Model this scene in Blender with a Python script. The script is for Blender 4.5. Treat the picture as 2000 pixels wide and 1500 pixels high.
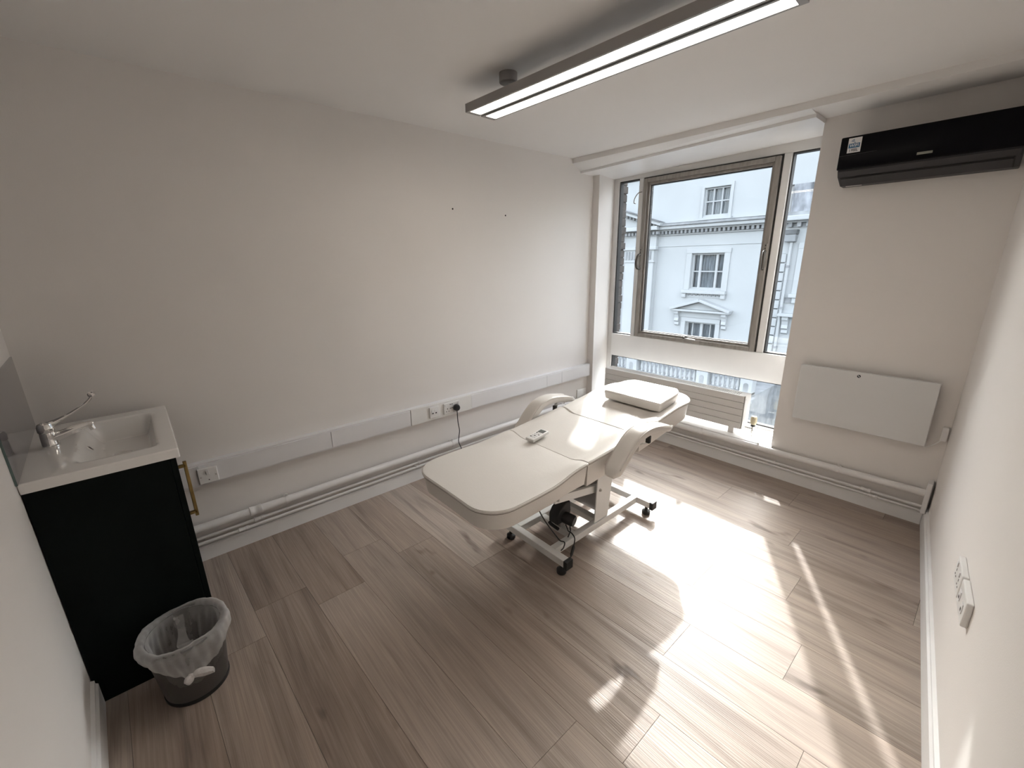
import bpy, bmesh, math, random
from mathutils import Vector, Matrix
random.seed(7)
for o in list(bpy.data.objects):
    bpy.data.objects.remove(o)
scene = bpy.context.scene
COL = scene.collection

# ------------------------------------------------------------------ camera
CAMLOC = Vector((2.7072, 0.3457, 1.6))
YAW, PITCH, ROLL, FPX = 0.8536, -0.2807, -0.0161, 829.755
fw = Vector((-math.sin(YAW) * math.cos(PITCH), math.cos(YAW) * math.cos(PITCH), math.sin(PITCH)))
rt = Vector((math.cos(YAW), math.sin(YAW), 0))
up = rt.cross(fw)
r2 = rt * math.cos(ROLL) + up * math.sin(ROLL)
u2 = -rt * math.sin(ROLL) + up * math.cos(ROLL)
cam_data = bpy.data.cameras.new('camera')
cam_data.sensor_fit = 'HORIZONTAL'
cam_data.sensor_width = 36.0
cam_data.lens = 36.0 * FPX / 2000.0
cam_data.clip_start = 0.02
cam_data.clip_end = 200
cam = bpy.data.objects.new('camera', cam_data)
COL.objects.link(cam)
M = Matrix((r2, u2, -fw)).transposed().to_4x4()
M.translation = CAMLOC
cam.matrix_world = M
scene.camera = cam

# ------------------------------------------------------------------ sky, sun, exposure
SUN_DIR = Vector((-0.557, 1.0, 0.80)).normalized()      # towards the sun
world = bpy.data.worlds.new('sky')
scene.world = world
world.use_nodes = True
wn = world.node_tree.nodes
wl = world.node_tree.links
wn.clear()
wo = wn.new('ShaderNodeOutputWorld')
bg = wn.new('ShaderNodeBackground')
sky = wn.new('ShaderNodeTexSky')
sky.sky_type = 'NISHITA'
sky.sun_disc = False
sky.sun_elevation = math.asin(SUN_DIR.z)
sky.sun_rotation = math.atan2(SUN_DIR.x, SUN_DIR.y)
sky.air_density = 1.0
sky.dust_density = 3.0
sky.ozone_density = 1.0
hsv = wn.new('ShaderNodeHueSaturation')
hsv.inputs['Saturation'].default_value = 0.32
wl.new(sky.outputs[0], hsv.inputs['Color'])
wl.new(hsv.outputs[0], bg.inputs[0])
wl.new(bg.outputs[0], wo.inputs[0])
bg.inputs[1].default_value = 1.0
sun_data = bpy.data.lights.new('sun', 'SUN')
sun_data.energy = 4.4
sun_data.color = (1.0, 0.98, 0.965)
sun_data.angle = math.radians(0.9)
sun = bpy.data.objects.new('sun', sun_data)
COL.objects.link(sun)
sun.rotation_euler = SUN_DIR.to_track_quat('Z', 'Y').to_euler()
sun.location = (-4, 12, 9)
vs = scene.view_settings
vs.view_transform = 'Standard'
vs.look = 'None'
vs.gamma = 1.0
vs.use_curve_mapping = False
vs.exposure = 0.72
LAMP_STRENGTH = 7.5

# ------------------------------------------------------------------ materials
MATS = {}


def ramp(nt, fac, stops):
    n = nt.nodes.new('ShaderNodeValToRGB')
    e = n.color_ramp.elements
    e[0].position, e[0].color = stops[0][0], (*stops[0][1], 1)
    e[1].position, e[1].color = stops[-1][0], (*stops[-1][1], 1)
    for p, c in stops[1:-1]:
        x = e.new(p)
        x.color = (*c, 1)
    nt.links.new(fac, n.inputs[0])
    return n


def mat(name, col, rough=0.5, metal=0.0, var=0.05, scale=6.0, bump=0.0, bscale=60.0, spec=0.5, coat=0.0, stretch=None):
    """principled material with a procedural tint variation and a fine relief"""
    if name in MATS:
        return MATS[name]
    m = bpy.data.materials.new(name)
    m.use_nodes = True
    nt = m.node_tree
    b = nt.nodes['Principled BSDF']
    tc = nt.nodes.new('ShaderNodeTexCoord')
    mp = nt.nodes.new('ShaderNodeMapping')
    nt.links.new(tc.outputs['Object'], mp.inputs[0])
    if stretch:
        mp.inputs['Scale'].default_value = stretch
    nz = nt.nodes.new('ShaderNodeTexNoise')
    nz.inputs['Scale'].default_value = scale
    nz.inputs['Detail'].default_value = 4
    nt.links.new(mp.outputs[0], nz.inputs['Vector'])
    lo = tuple(max(0, c * (1 - var)) for c in col)
    hi = tuple(min(1, c * (1 + var)) for c in col)
    r = ramp(nt, nz.outputs[0], [(0.3, lo), (0.7, hi)])
    nt.links.new(r.outputs[0], b.inputs['Base Color'])
    b.inputs['Roughness'].default_value = rough
    b.inputs['Metallic'].default_value = metal
    b.inputs['Specular IOR Level'].default_value = spec
    b.inputs['Coat Weight'].default_value = coat
    if bump > 0:
        n2 = nt.nodes.new('ShaderNodeTexNoise')
        n2.inputs['Scale'].default_value = bscale
        n2.inputs['Detail'].default_value = 3
        nt.links.new(mp.outputs[0], n2.inputs['Vector'])
        bp = nt.nodes.new('ShaderNodeBump')
        bp.inputs['Strength'].default_value = bump
        bp.inputs['Distance'].default_value = 0.01
        nt.links.new(n2.outputs[0], bp.inputs['Height'])
        nt.links.new(bp.outputs[0], b.inputs['Normal'])
    MATS[name] = m
    return m


M_WALL = mat('white_wall_paint', (0.80, 0.765, 0.735), 0.75, var=0.015, scale=1.5, bump=0.05, bscale=220, spec=0.25)
M_CEIL = mat('ceiling_paint', (0.83, 0.81, 0.79), 0.85, var=0.012, scale=1.2, bump=0.03, bscale=200, spec=0.2)
M_GLOSS = mat('white_gloss_paint', (0.84, 0.83, 0.82), 0.38, var=0.02, scale=5, bump=0.03, bscale=40)
M_PIPE = mat('white_pipe_paint', (0.80, 0.78, 0.765), 0.33, var=0.03, scale=9, bump=0.04, bscale=50)
M_PVC = mat('white_pvc', (0.79, 0.78, 0.785), 0.35, var=0.012, scale=5)
M_PLATE = mat('white_plastic', (0.80, 0.79, 0.775), 0.3, var=0.01)
M_VINYL = mat('cream_vinyl', (0.71, 0.675, 0.635), 0.32, var=0.02, scale=3, bump=0.05, bscale=120, spec=0.5)
M_SEAM = mat('stitched_seam', (0.30, 0.27, 0.24), 0.6, var=0.1)
M_STEELW = mat('white_steel', (0.77, 0.77, 0.755), 0.3, var=0.02)
M_BLACK = mat('black_plastic', (0.012, 0.012, 0.013), 0.42, var=0.2)
M_RUBBER = mat('black_rubber', (0.015, 0.015, 0.015), 0.6, var=0.2)
M_CHROME = mat('chrome', (0.86, 0.85, 0.84), 0.07, 1.0, var=0.02)
M_STEEL = mat('brushed_steel', (0.55, 0.54, 0.52), 0.3, 1.0, var=0.06, scale=20)
M_BRASS = mat('aged_brass', (0.26, 0.185, 0.075), 0.38, 1.0, var=0.1, scale=20)
M_CERAM = mat('white_ceramic', (0.82, 0.80, 0.775), 0.12, var=0.01, coat=0.4)
M_CAB = mat('dark_green_laminate', (0.002, 0.0045, 0.004), 0.6, var=0.15, spec=0.12)
M_LAMP = mat('grey_aluminium', (0.36, 0.345, 0.335), 0.45, 0.3, var=0.03)
M_SASH = mat('weathered_aluminium', (0.30, 0.275, 0.25), 0.5, 0.25, var=0.16, scale=14, stretch=(3, 3, 0.6))
M_SASHD = mat('dark_gasket', (0.03, 0.028, 0.026), 0.7, var=0.2)
M_FRAMEW = mat('window_frame_paint', (0.70, 0.685, 0.665), 0.45, var=0.03)
M_BRONZE = mat('dark_bronze', (0.09, 0.08, 0.07), 0.4, 0.6, var=0.1)
M_RAD = mat('radiator_enamel', (0.74, 0.72, 0.695), 0.4, var=0.02)
M_HEAT = mat('heater_enamel', (0.70, 0.70, 0.695), 0.4, var=0.01)
M_CREAMY = mat('yellowed_plastic', (0.62, 0.55, 0.38), 0.4, var=0.06)
M_ACB = mat('gloss_black_panel', (0.002, 0.002, 0.0035), 0.25, var=0.2, spec=0.12)
M_ACG = mat('charcoal_plastic', (0.035, 0.034, 0.037), 0.45, var=0.06, spec=0.3)
M_STUCCO = mat('white_stucco', (0.37, 0.385, 0.395), 0.85, var=0.03, scale=0.8, bump=0.1, bscale=12, spec=0.2)
M_STUCCOB = mat('stained_stucco', (0.25, 0.26, 0.27), 0.9, var=0.28, scale=2.2, bump=0.2, bscale=9, spec=0.2)
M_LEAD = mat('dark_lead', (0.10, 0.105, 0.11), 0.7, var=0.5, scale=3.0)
M_SLATE = mat('sooty_slate', (0.20, 0.21, 0.23), 0.8, var=0.7, scale=4.0, stretch=(1, 1, 0.35))
M_BRICK = mat('dark_brick', (0.05, 0.042, 0.038), 0.9, var=0.35, scale=20)
M_ASPHALT = mat('asphalt', (0.12, 0.12, 0.125), 0.9, var=0.2, scale=2)
M_CURT = mat('pale_curtain', (0.40, 0.40, 0.41), 0.9, var=0.4, scale=5.0, stretch=(7, 1, 0.4))
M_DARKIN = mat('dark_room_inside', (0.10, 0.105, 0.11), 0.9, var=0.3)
M_STICK = mat('sticker_paper', (0.80, 0.79, 0.78), 0.5, var=0.01)
M_STICKB = mat('sticker_blue', (0.02, 0.12, 0.25), 0.5, var=0.02)
M_INK = mat('printed_ink', (0.03, 0.035, 0.045), 0.5, var=0.05)
M_BADGE = mat('badge_metal', (0.22, 0.22, 0.19), 0.35, 0.6, var=0.15)
M_LCD = mat('lcd_grey', (0.13, 0.14, 0.13), 0.2, var=0.1)
M_HOLE = mat('dark_hole', (0.02, 0.018, 0.016), 0.8, var=0.2)
M_SCREED = mat('dark_subfloor', (0.06, 0.05, 0.045), 0.9, var=0.2)


def m_emit(name, col, s):
    m = bpy.data.materials.new(name)
    m.use_nodes = True
    nt = m.node_tree
    b = nt.nodes['Principled BSDF']
    b.inputs['Base Color'].default_value = (0.8, 0.78, 0.75, 1)
    b.inputs['Emission Color'].default_value = (*col, 1)
    b.inputs['Emission Strength'].default_value = s
    return m


M_GLOW = m_emit('lamp_diffuser_lit', (1.0, 0.90, 0.79), LAMP_STRENGTH)


def m_glass(name, tint, refl=0.9):
    m = bpy.data.materials.new(name)
    m.use_nodes = True
    nt = m.node_tree
    nt.nodes.clear()
    out = nt.nodes.new('ShaderNodeOutputMaterial')
    mix = nt.nodes.new('ShaderNodeMixShader')
    tr = nt.nodes.new('ShaderNodeBsdfTransparent')
    gl = nt.nodes.new('ShaderNodeBsdfGlossy')
    lw = nt.nodes.new('ShaderNodeLayerWeight')
    lw.inputs[0].default_value = 0.5
    pw = nt.nodes.new('ShaderNodeMath')
    pw.operation = 'POWER'
    nt.links.new(lw.outputs['Facing'], pw.inputs[0])
    pw.inputs[1].default_value = 5.0
    fr = nt.nodes.new('ShaderNodeMath')
    fr.operation = 'MULTIPLY_ADD'
    nt.links.new(pw.outputs[0], fr.inputs[0])
    fr.inputs[1].default_value = 0.9
    fr.inputs[2].default_value = 0.035
    nz = nt.nodes.new('ShaderNodeTexNoise')
    nz.inputs['Scale'].default_value = 3.0
    r = ramp(nt, nz.outputs[0], [(0.3, tuple(c * 0.985 for c in tint)), (0.7, tint)])
    nt.links.new(r.outputs[0], tr.inputs[0])
    gl.inputs['Roughness'].default_value = 0.01
    gl.inputs['Color'].default_value = (refl, refl, refl, 1)
    nt.links.new(fr.outputs[0], mix.inputs[0])
    nt.links.new(tr.outputs[0], mix.inputs[1])
    nt.links.new(gl.outputs[0], mix.inputs[2])
    nt.links.new(mix.outputs[0], out.inputs[0])
    return m


M_GLASS = m_glass('window_glass', (0.95, 0.97, 0.97))
M_GLASSF = mat('far_window_glass', (0.07, 0.08, 0.09), 0.08, var=0.3, scale=2)
M_SPLASH = mat('grey_back_painted_glass', (0.17, 0.16, 0.165), 0.06, var=0.02, coat=0.5)
M_GLASSEDGE = mat('green_glass_edge', (0.10, 0.15, 0.14), 0.2, var=0.1)


def m_bag():
    m = bpy.data.materials.new('translucent_bag_film')
    m.use_nodes = True
    nt = m.node_tree
    nt.nodes.clear()
    out = nt.nodes.new('ShaderNodeOutputMaterial')
    tr = nt.nodes.new('ShaderNodeBsdfTransparent')
    tr.inputs[0].default_value = (0.96, 0.95, 0.95, 1)
    b = nt.nodes.new('ShaderNodeBsdfPrincipled')
    b.inputs['Base Color'].default_value = (0.92, 0.90, 0.88, 1)
    b.inputs['Roughness'].default_value = 0.16
    b.inputs['Transmission Weight'].default_value = 0.0
    tl = nt.nodes.new('ShaderNodeBsdfTranslucent')
    tl.inputs[0].default_value = (0.8, 0.78, 0.76, 1)
    a = nt.nodes.new('ShaderNodeMixShader')
    a.inputs[0].default_value = 0.35
    nt.links.new(b.outputs[0], a.inputs[1])
    nt.links.new(tl.outputs[0], a.inputs[2])
    nz = nt.nodes.new('ShaderNodeTexNoise')
    nz.inputs['Scale'].default_value = 22
    nz.inputs['Detail'].default_value = 5
    tc = nt.nodes.new('ShaderNodeTexCoord')
    nt.links.new(tc.outputs['Object'], nz.inputs['Vector'])
    lw = nt.nodes.new('ShaderNodeLayerWeight')
    lw.inputs[0].default_value = 0.35
    ad = nt.nodes.new('ShaderNodeMath')
    ad.operation = 'MULTIPLY_ADD'
    nt.links.new(nz.outputs[0], ad.inputs[0])
    ad.inputs[1].default_value = 0.25
    ad.inputs[2].default_value = 0.12
    ad2 = nt.nodes.new('ShaderNodeMath')
    ad2.operation = 'ADD'
    ad2.use_clamp = True
    nt.links.new(ad.outputs[0], ad2.inputs[0])
    mlt = nt.nodes.new('ShaderNodeMath')
    mlt.operation = 'MULTIPLY'
    nt.links.new(lw.outputs['Facing'], mlt.inputs[0])
    mlt.inputs[1].default_value = 0.55
    nt.links.new(mlt.outputs[0], ad2.inputs[1])
    bp = nt.nodes.new('ShaderNodeBump')
    bp.inputs['Strength'].default_value = 0.5
    bp.inputs['Distance'].default_value = 0.006
    nt.links.new(nz.outputs[0], bp.inputs['Height'])
    nt.links.new(bp.outputs[0], b.inputs['Normal'])
    mix = nt.nodes.new('ShaderNodeMixShader')
    nt.links.new(ad2.outputs[0], mix.inputs[0])
    nt.links.new(tr.outputs[0], mix.inputs[1])
    nt.links.new(a.outputs[0], mix.inputs[2])
    nt.links.new(mix.outputs[0], out.inputs[0])
    return m


M_BAG = m_bag()


def m_mesh():
    """black expanded-metal mesh: wires opaque, holes transparent, from the UV map"""
    m = bpy.data.materials.new('black_wire_mesh')
    m.use_nodes = True
    nt = m.node_tree
    b = nt.nodes['Principled BSDF']
    out = nt.nodes['Material Output']
    b.inputs['Base Color'].default_value = (0.105, 0.097, 0.092, 1)
    b.inputs['Roughness'].default_value = 0.35
    b.inputs['Metallic'].default_value = 0.3
    uv = nt.nodes.new('ShaderNodeTexCoord')
    sp = nt.nodes.new('ShaderNodeSeparateXYZ')
    nt.links.new(uv.outputs['UV'], sp.inputs[0])

    def mth(op, a, v=None, c=None):
        n = nt.nodes.new('ShaderNodeMath')
        n.operation = op
        if isinstance(a, (int, float)):
            n.inputs[0].default_value = a
        else:
            nt.links.new(a, n.inputs[0])
        if v is not None:
            if isinstance(v, (int, float)):
                n.inputs[1].default_value = v
            else:
                nt.links.new(v, n.inputs[1])
        return n.outputs[0]
    s = mth('ABSOLUTE', mth('SUBTRACT', mth('FRACT', sp.outputs[0]), 0.5))
    t = mth('ABSOLUTE', mth('SUBTRACT', mth('FRACT', sp.outputs[1]), 0.5))
    d = mth('ADD', s, t)
    e = mth('ABSOLUTE', mth('SUBTRACT', d, 0.5))
    wire = mth('LESS_THAN', e, 0.29)
    tr = nt.nodes.new('ShaderNodeBsdfTransparent')
    mix = nt.nodes.new('ShaderNodeMixShader')
    nt.links.new(wire, mix.inputs[0])
    nt.links.new(tr.outputs[0], mix.inputs[1])
    nt.links.new(b.outputs[0], mix.inputs[2])
    nt.links.new(mix.outputs[0], out.inputs[0])
    return m


M_MESH = m_mesh()


def m_plank():
    """grey-brown oak vinyl: grain along X, each board its own tone and figure"""
    m = bpy.data.materials.new('oak_vinyl_plank')
    m.use_nodes = True
    nt = m.node_tree
    L = nt.links
    b = nt.nodes['Principled BSDF']
    tc = nt.nodes.new('ShaderNodeTexCoord')
    oi = nt.nodes.new('ShaderNodeObjectInfo')
    off = nt.nodes.new('ShaderNodeVectorMath')
    off.operation = 'SCALE'
    comb = nt.nodes.new('ShaderNodeCombineXYZ')
    L.new(oi.outputs['Random'], comb.inputs[0])
    L.new(oi.outputs['Random'], comb.inputs[1])
    L.new(oi.outputs['Random'], comb.inputs[2])
    L.new(comb.outputs[0], off.inputs[0])
    off.inputs['Scale'].default_value = 57.0
    add = nt.nodes.new('ShaderNodeVectorMath')
    add.operation = 'ADD'
    L.new(tc.outputs['Object'], add.inputs[0])
    L.new(off.outputs[0], add.inputs[1])

    def noise(sc, scale, det=5, dist=0.0):
        mp = nt.nodes.new('ShaderNodeMapping')
        mp.inputs['Scale'].default_value = sc
        L.new(add.outputs[0], mp.inputs[0])
        n = nt.nodes.new('ShaderNodeTexNoise')
        n.inputs['Scale'].default_value = scale
        n.inputs['Detail'].default_value = det
        n.inputs['Distortion'].default_value = dist
        L.new(mp.outputs[0], n.inputs['Vector'])
        return n.outputs[0]
    base = ramp(nt, oi.outputs['Random'], [(0.0, (0.335, 0.265, 0.220)), (0.35, (0.405, 0.335, 0.288)), (0.65, (0.365, 0.293, 0.245)), (1.0, (0.475, 0.405, 0.352))])
    g1 = ramp(nt, noise((0.55, 6.0, 1), 2.2, 5, 0.6), [(0.28, (0.62, 0.60, 0.60)), (0.48, (0.97, 0.97, 0.97)), (0.75, (1.14, 1.13, 1.12))])
    g2 = ramp(nt, noise((1.2, 40.0, 1), 3.0, 6), [(0.3, (0.84, 0.84, 0.84)), (0.7, (1.1, 1.1, 1.1))])
    kn = ramp(nt, noise((1.6, 4.5, 1), 2.0, 2, 0.2), [(0.25, (0.5, 0.47, 0.46)), (0.33, (1, 1, 1))])

    def mul(a, c):
        n = nt.nodes.new('ShaderNodeMix')
        n.data_type = 'RGBA'
        n.blend_type = 'MULTIPLY'
        n.inputs[0].default_value = 1
        L.new(a, n.inputs[6])
        L.new(c, n.inputs[7])
        return n.outputs[2]
    col = mul(mul(mul(base.outputs[0], g1.outputs[0]), g2.outputs[0]), kn.outputs[0])
    L.new(col, b.inputs['Base Color'])
    b.inputs['Roughness'].default_value = 0.42
    b.inputs['Specular IOR Level'].default_value = 0.3
    h = noise((0.8, 95.0, 1), 2.2, 3)
    bp = nt.nodes.new('ShaderNodeBump')
    bp.inputs['Strength'].default_value = 0.35
    bp.inputs['Distance'].default_value = 0.004
    L.new(h, bp.inputs['Height'])
    L.new(bp.outputs[0], b.inputs['Normal'])
    return m


M_PLANK = m_plank()


# ------------------------------------------------------------------ mesh helpers
class MB:
    def __init__(s):
        s.bm = bmesh.new()

    def box(s, a, b, bev=0.0, seg=2):
        x0, y0, z0 = a
        x1, y1, z1 = b
        t = bmesh.new()
        bmesh.ops.create_cube(t, size=1)
        for v in t.verts:
            v.co = Vector(((x0 + x1) / 2 + v.co.x * (x1 - x0), (y0 + y1) / 2 + v.co.y * (y1 - y0), (z0 + z1) / 2 + v.co.z * (z1 - z0)))
        if bev > 0:
            bmesh.ops.bevel(t, geom=t.edges[:], offset=bev, segments=seg, affect='EDGES', profile=0.5)
        return s._join(t)

    def _join(s, t):
        me = bpy.data.meshes.new('tmp')
        t.to_mesh(me)
        t.free()
        n0 = len(s.bm.verts)
        s.bm.from_mesh(me)
        bpy.data.meshes.remove(me)
        s.bm.verts.ensure_lookup_table()
        return s.bm.verts[n0:]

    def obox(s, c, ax, ay, az, size, bev=0.0, seg=2):
        """oriented box: centre, three axes, size"""
        vs_ = s.box((-size[0] / 2, -size[1] / 2, -size[2] / 2), (size[0] / 2, size[1] / 2, size[2] / 2), bev, seg)
        ax, ay, az = Vector(ax).normalized(), Vector(ay).normalized(), Vector(az).normalized()
        for v in vs_:
            v.co = Vector(c) + ax * v.co.x + ay * v.co.y + az * v.co.z
        return s

    def bar(s, p, q, w, h, bev=0.0, upv=(0, 0, 1)):
        p, q = Vector(p), Vector(q)
        d = (q - p)
        z = Vector(upv)
        x = d.cross(z).normalized()
        z = x.cross(d).normalized()
        return s.obox((p + q) / 2, d, x, z, (d.length, w, h), bev)

    def cyl(s, p, q, r, r1=None, n=20, caps=True):
        return s.tube([p, q], r if r1 is None else [r, r1], n, caps)

    def tube(s, pts, r, n=10, caps=True):
        pts = [Vector(p) for p in pts]
        rings = []
        pn = None
        for i, p in enumerate(pts):
            if i == 0:
                d = pts[1] - p
            elif i == len(pts) - 1:
                d = p - pts[i - 1]
            else:
                d = (pts[i + 1] - p).normalized() + (p - pts[i - 1]).normalized()
            d.normalize()
            if pn is None:
                a = Vector((0, 0, 1)) if abs(d.z) < 0.9 else Vector((1, 0, 0))
                pn = d.cross(a).normalized()
            pn = (pn - d * pn.dot(d)).normalized()
            bn = d.cross(pn)
            rr = r[i] if isinstance(r, (list, tuple)) else r
            rings.append([s.bm.verts.new(p + (pn * math.cos(2 * math.pi * k / n) + bn * math.sin(2 * math.pi * k / n)) * rr) for k in range(n)])
        for a, b in zip(rings, rings[1:]):
            for k in range(n):
                s.bm.faces.new((a[k], a[(k + 1) % n], b[(k + 1) % n], b[k]))
        if caps:
            s.bm.faces.new(rings[0][::-1])
            s.bm.faces.new(rings[-1])
        return s

    def lathe(s, c, prof, n=32, caps=True, axis=(0, 0, 1)):
        az = Vector(axis).normalized()
        a = Vector((1, 0, 0)) if abs(az.x) < 0.9 else Vector((0, 1, 0))
        ax = az.cross(a).normalized()
        ay = az.cross(ax)
        c = Vector(c)
        rings = []
        for r, z in prof:
            rings.append([s.bm.verts.new(c + az * z + (ax * math.cos(2 * math.pi * k / n) + ay * math.sin(2 * math.pi * k / n)) * r) for k in range(n)])
        for p, q in zip(rings, rings[1:]):
            for k in range(n):
                s.bm.faces.new((p[k], p[(k + 1) % n], q[(k + 1) % n], q[k]))
        if caps:
            s.bm.faces.new(rings[0][::-1])
            s.bm.faces.new(rings[-1])
        return s

    def prism(s, poly, p0, ex, ey, ez, h):
        """2-D polygon (list of (a, b)) on axes ex, ey at p0, extruded by h along ez"""
        p0, ex, ey, ez = Vector(p0), Vector(ex), Vector(ey), Vector(ez)
        lo = [s.bm.verts.new(p0 + ex * a + ey * b) for a, b in poly]
        hi = [s.bm.verts.new(p0 + ex * a + ey * b + ez * h) for a, b in poly]
        n = len(poly)
        s.bm.faces.new(lo[::-1])
        s.bm.faces.new(hi)
        for k in range(n):
            s.bm.faces.new((lo[k], lo[(k + 1) % n], hi[(k + 1) % n], hi[k]))
        return s

    def grid(s, fn, nu, nv, closed_u=False):
        V = [[s.bm.verts.new(fn(i, j)) for i in range(nu)] for j in range(nv)]
        for j in range(nv - 1):
            for i in range(nu if closed_u else nu - 1):
                s.bm.faces.new((V[j][i], V[j][(i + 1) % nu], V[j + 1][(i + 1) % nu], V[j + 1][i]))
        return V


def wloc(o):
    v = Vector((0, 0, 0))
    while o is not None:
        v += o.location
        o = o.parent
    return v


def obj(name, mb, material, parent=None, smooth=False, bevel=0.0, label=None, kind=None):
    bm = mb.bm
    bmesh.ops.recalc_face_normals(bm, faces=bm.faces[:])
    me = bpy.data.meshes.new(name)
    bm.to_mesh(me)
    bm.free()
    if parent is not None:
        me.transform(Matrix.Translation(-wloc(parent)))
    me.materials.append(material)
    o = bpy.data.objects.new(name, me)
    COL.objects.link(o)
    o.parent = parent
    if smooth:
        for p in me.polygons:
            p.use_smooth = True
        if smooth != 'all':
            me.set_sharp_from_angle(angle=math.radians(38))
    if bevel > 0:
        md = o.modifiers.new('bevel', 'BEVEL')
        md.width = bevel
        md.segments = 3
        md.limit_method = 'ANGLE'
        md.angle_limit = math.radians(40)
    if label:
        o['label'] = label
    if kind:
        o['kind'] = kind
    return o


def recenter(o, base):
    """put a single-mesh thing's origin at its base"""
    o.data.transform(Matrix.Translation(-Vector(base)))
    o.location = base
    return o


def thing(name, label, cat, loc, group=None):
    o = bpy.data.objects.new(name, None)
    o.empty_display_size = 0.1
    COL.objects.link(o)
    o.location = loc
    o['label'] = label
    o['category'] = cat
    if group:
        o['group'] = group
    return o


def tag(o, label, cat, group=None):
    o['label'] = label
    o['category'] = cat
    if group:
        o['group'] = group
    return o


def struct(name, mb, material, smooth=False, bevel=0.0, label=None):
    return obj(name, mb, material, None, smooth, bevel, label, 'structure')


def text_mesh(body, size, thick=0.0004, bold=0.0):
    cu = bpy.data.curves.new('txt', 'FONT')
    cu.body = body
    cu.size = size
    cu.align_x = 'CENTER'
    cu.align_y = 'CENTER'
    cu.extrude = thick
    cu.offset = bold
    t = bpy.data.objects.new('txt', cu)
    COL.objects.link(t)
    dg = bpy.context.evaluated_depsgraph_get()
    dg.update()
    me = bpy.data.meshes.new_from_object(t.evaluated_get(dg))
    bpy.data.objects.remove(t)
    bpy.data.curves.remove(cu)
    return me


def lettering(name, body, size, c, ex, ey, material, parent, thick=0.0004, bold=0.0, sx=1.0):
    me = text_mesh(body, size, thick, bold)
    ex, ey = Vector(ex).normalized(), Vector(ey).normalized()
    ez = ex.cross(ey)
    R = Matrix((ex * sx, ey, ez)).transposed().to_4x4()
    R.translation = Vector(c) - wloc(parent)
    me.transform(R)
    me.materials.clear()
    me.materials.append(material)
    o = bpy.data.objects.new(name, me)
    COL.objects.link(o)
    o.parent = parent
    return o


def bez(pts, n=8):
    """smooth path through points (Catmull-Rom)"""
    P = [Vector(p) for p in pts]
    P = [P[0] * 2 - P[1]] + P + [P[-1] * 2 - P[-2]]
    out = []
    for i in range(1, len(P) - 2):
        for k in range(n):
            t = k / n
            a, b, c, d = P[i - 1], P[i], P[i + 1], P[i + 2]
            out.append(0.5 * ((2 * b) + (c - a) * t + (2 * a - 5 * b + 4 * c - d) * t * t + (3 * b - a - 3 * c + d) * t ** 3))
    out.append(P[-2])
    return out


# ------------------------------------------------------------------ room shell
D = 3.742            # window wall
H = 2.449            # ceiling
HS = 2.410           # soffit of the shallow beam along the window wall
YB = 3.449
XG = 1.770           # right side of the window recess
YO = 4.130           # outer face of the window wall
HEAD = 2.345         # head of the recess
SILL = 0.237
WR, TR = 3.0665, -0.109     # right wall x = WR + TR * y
NY0, NT = -0.087, 0.05      # near wall y = NY0 + NT * x


def xr(y):
    return WR + TR * y


def yn(x):
    return NY0 + NT * x


# floor: dark bed plus separate planks
mb = MB()
mb.prism([(-0.15, yn(-0.15) - 0.15), (xr(-0.2) + 0.2, yn(3.2) - 0.3), (xr(D) + 0.2, YO), (-0.15, YO)], (0, 0, -0.06), (1, 0, 0), (0, 1, 0), (0, 0, 1), 0.054)
floor = struct('floor', mb, M_SCREED)
PITCHP, SL = 0.235, 0.04
joints = {-5: 1.3, -4: 0.25, -3: 0.82, -2: 0.622, -1: 0.79, 0: 0.51, 1: 0.70, 2: 1.085, 3: 0.58, 4: 0.95, 5: 0.47, 6: 0.82, 7: 1.25, 8: 0.69, 9: 0.195, 10: 0.55, 11: 1.0, 12: 0.3}
LP, GAP = 1.48, 0.0007
for k in range(-5, 12):
    x0 = joints[k] - 2 * LP
    while x0 < 3.2:
        x1 = x0 + LP
        if x1 > -0.06 and x0 < 3.14:
            a, b = max(x0, -0.06), min(x1, 3.16)
            ya = 0.965 + PITCHP * k
            yy = lambda x, e: ya + e + SL * (x - 0.6)
            lo, hi = GAP, PITCHP - GAP
            if yy(b, hi) > -0.25 and yy(a, lo) < D + 0.03:
                mb = MB()
                c = ((a + b) / 2, yy((a + b) / 2, PITCHP / 2), 0)
                mb.prism([(a + GAP, yy(a, lo)), (b - GAP, yy(b, lo)), (b - GAP, yy(b, hi)), (a + GAP, yy(a, hi))], (0, 0, -0.006), (1, 0, 0), (0, 1, 0), (0, 0, 1), 0.006)
                p = obj('plank', mb, M_PLANK, floor)
        x0 = x1

mb = MB()
mb.box((-0.14, yn(0) - 0.2, 0), (0, YO, H + 0.1))
struct('wall_left', mb, M_WALL)
mb = MB()
mb.prism([(xr(-0.3), -0.3), (xr(-0.3) + 0.12, -0.3), (xr(YO) + 0.12, YO), (xr(YO), YO)], (0, 0, 0), (1, 0, 0), (0, 1, 0), (0, 0, 1), H + 0.1)
struct('wall_right', mb, M_WALL)
mb = MB()
mb.prism([(0, yn(0)), (xr(0.05), yn(xr(0.05))), (xr(0.05), yn(xr(0.05)) - 0.12), (0, yn(0) - 0.12)], (0, 0, 0), (1, 0, 0), (0, 1, 0), (0, 0, 1), H + 0.1)
struct('wall_near', mb, M_WALL)
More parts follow.
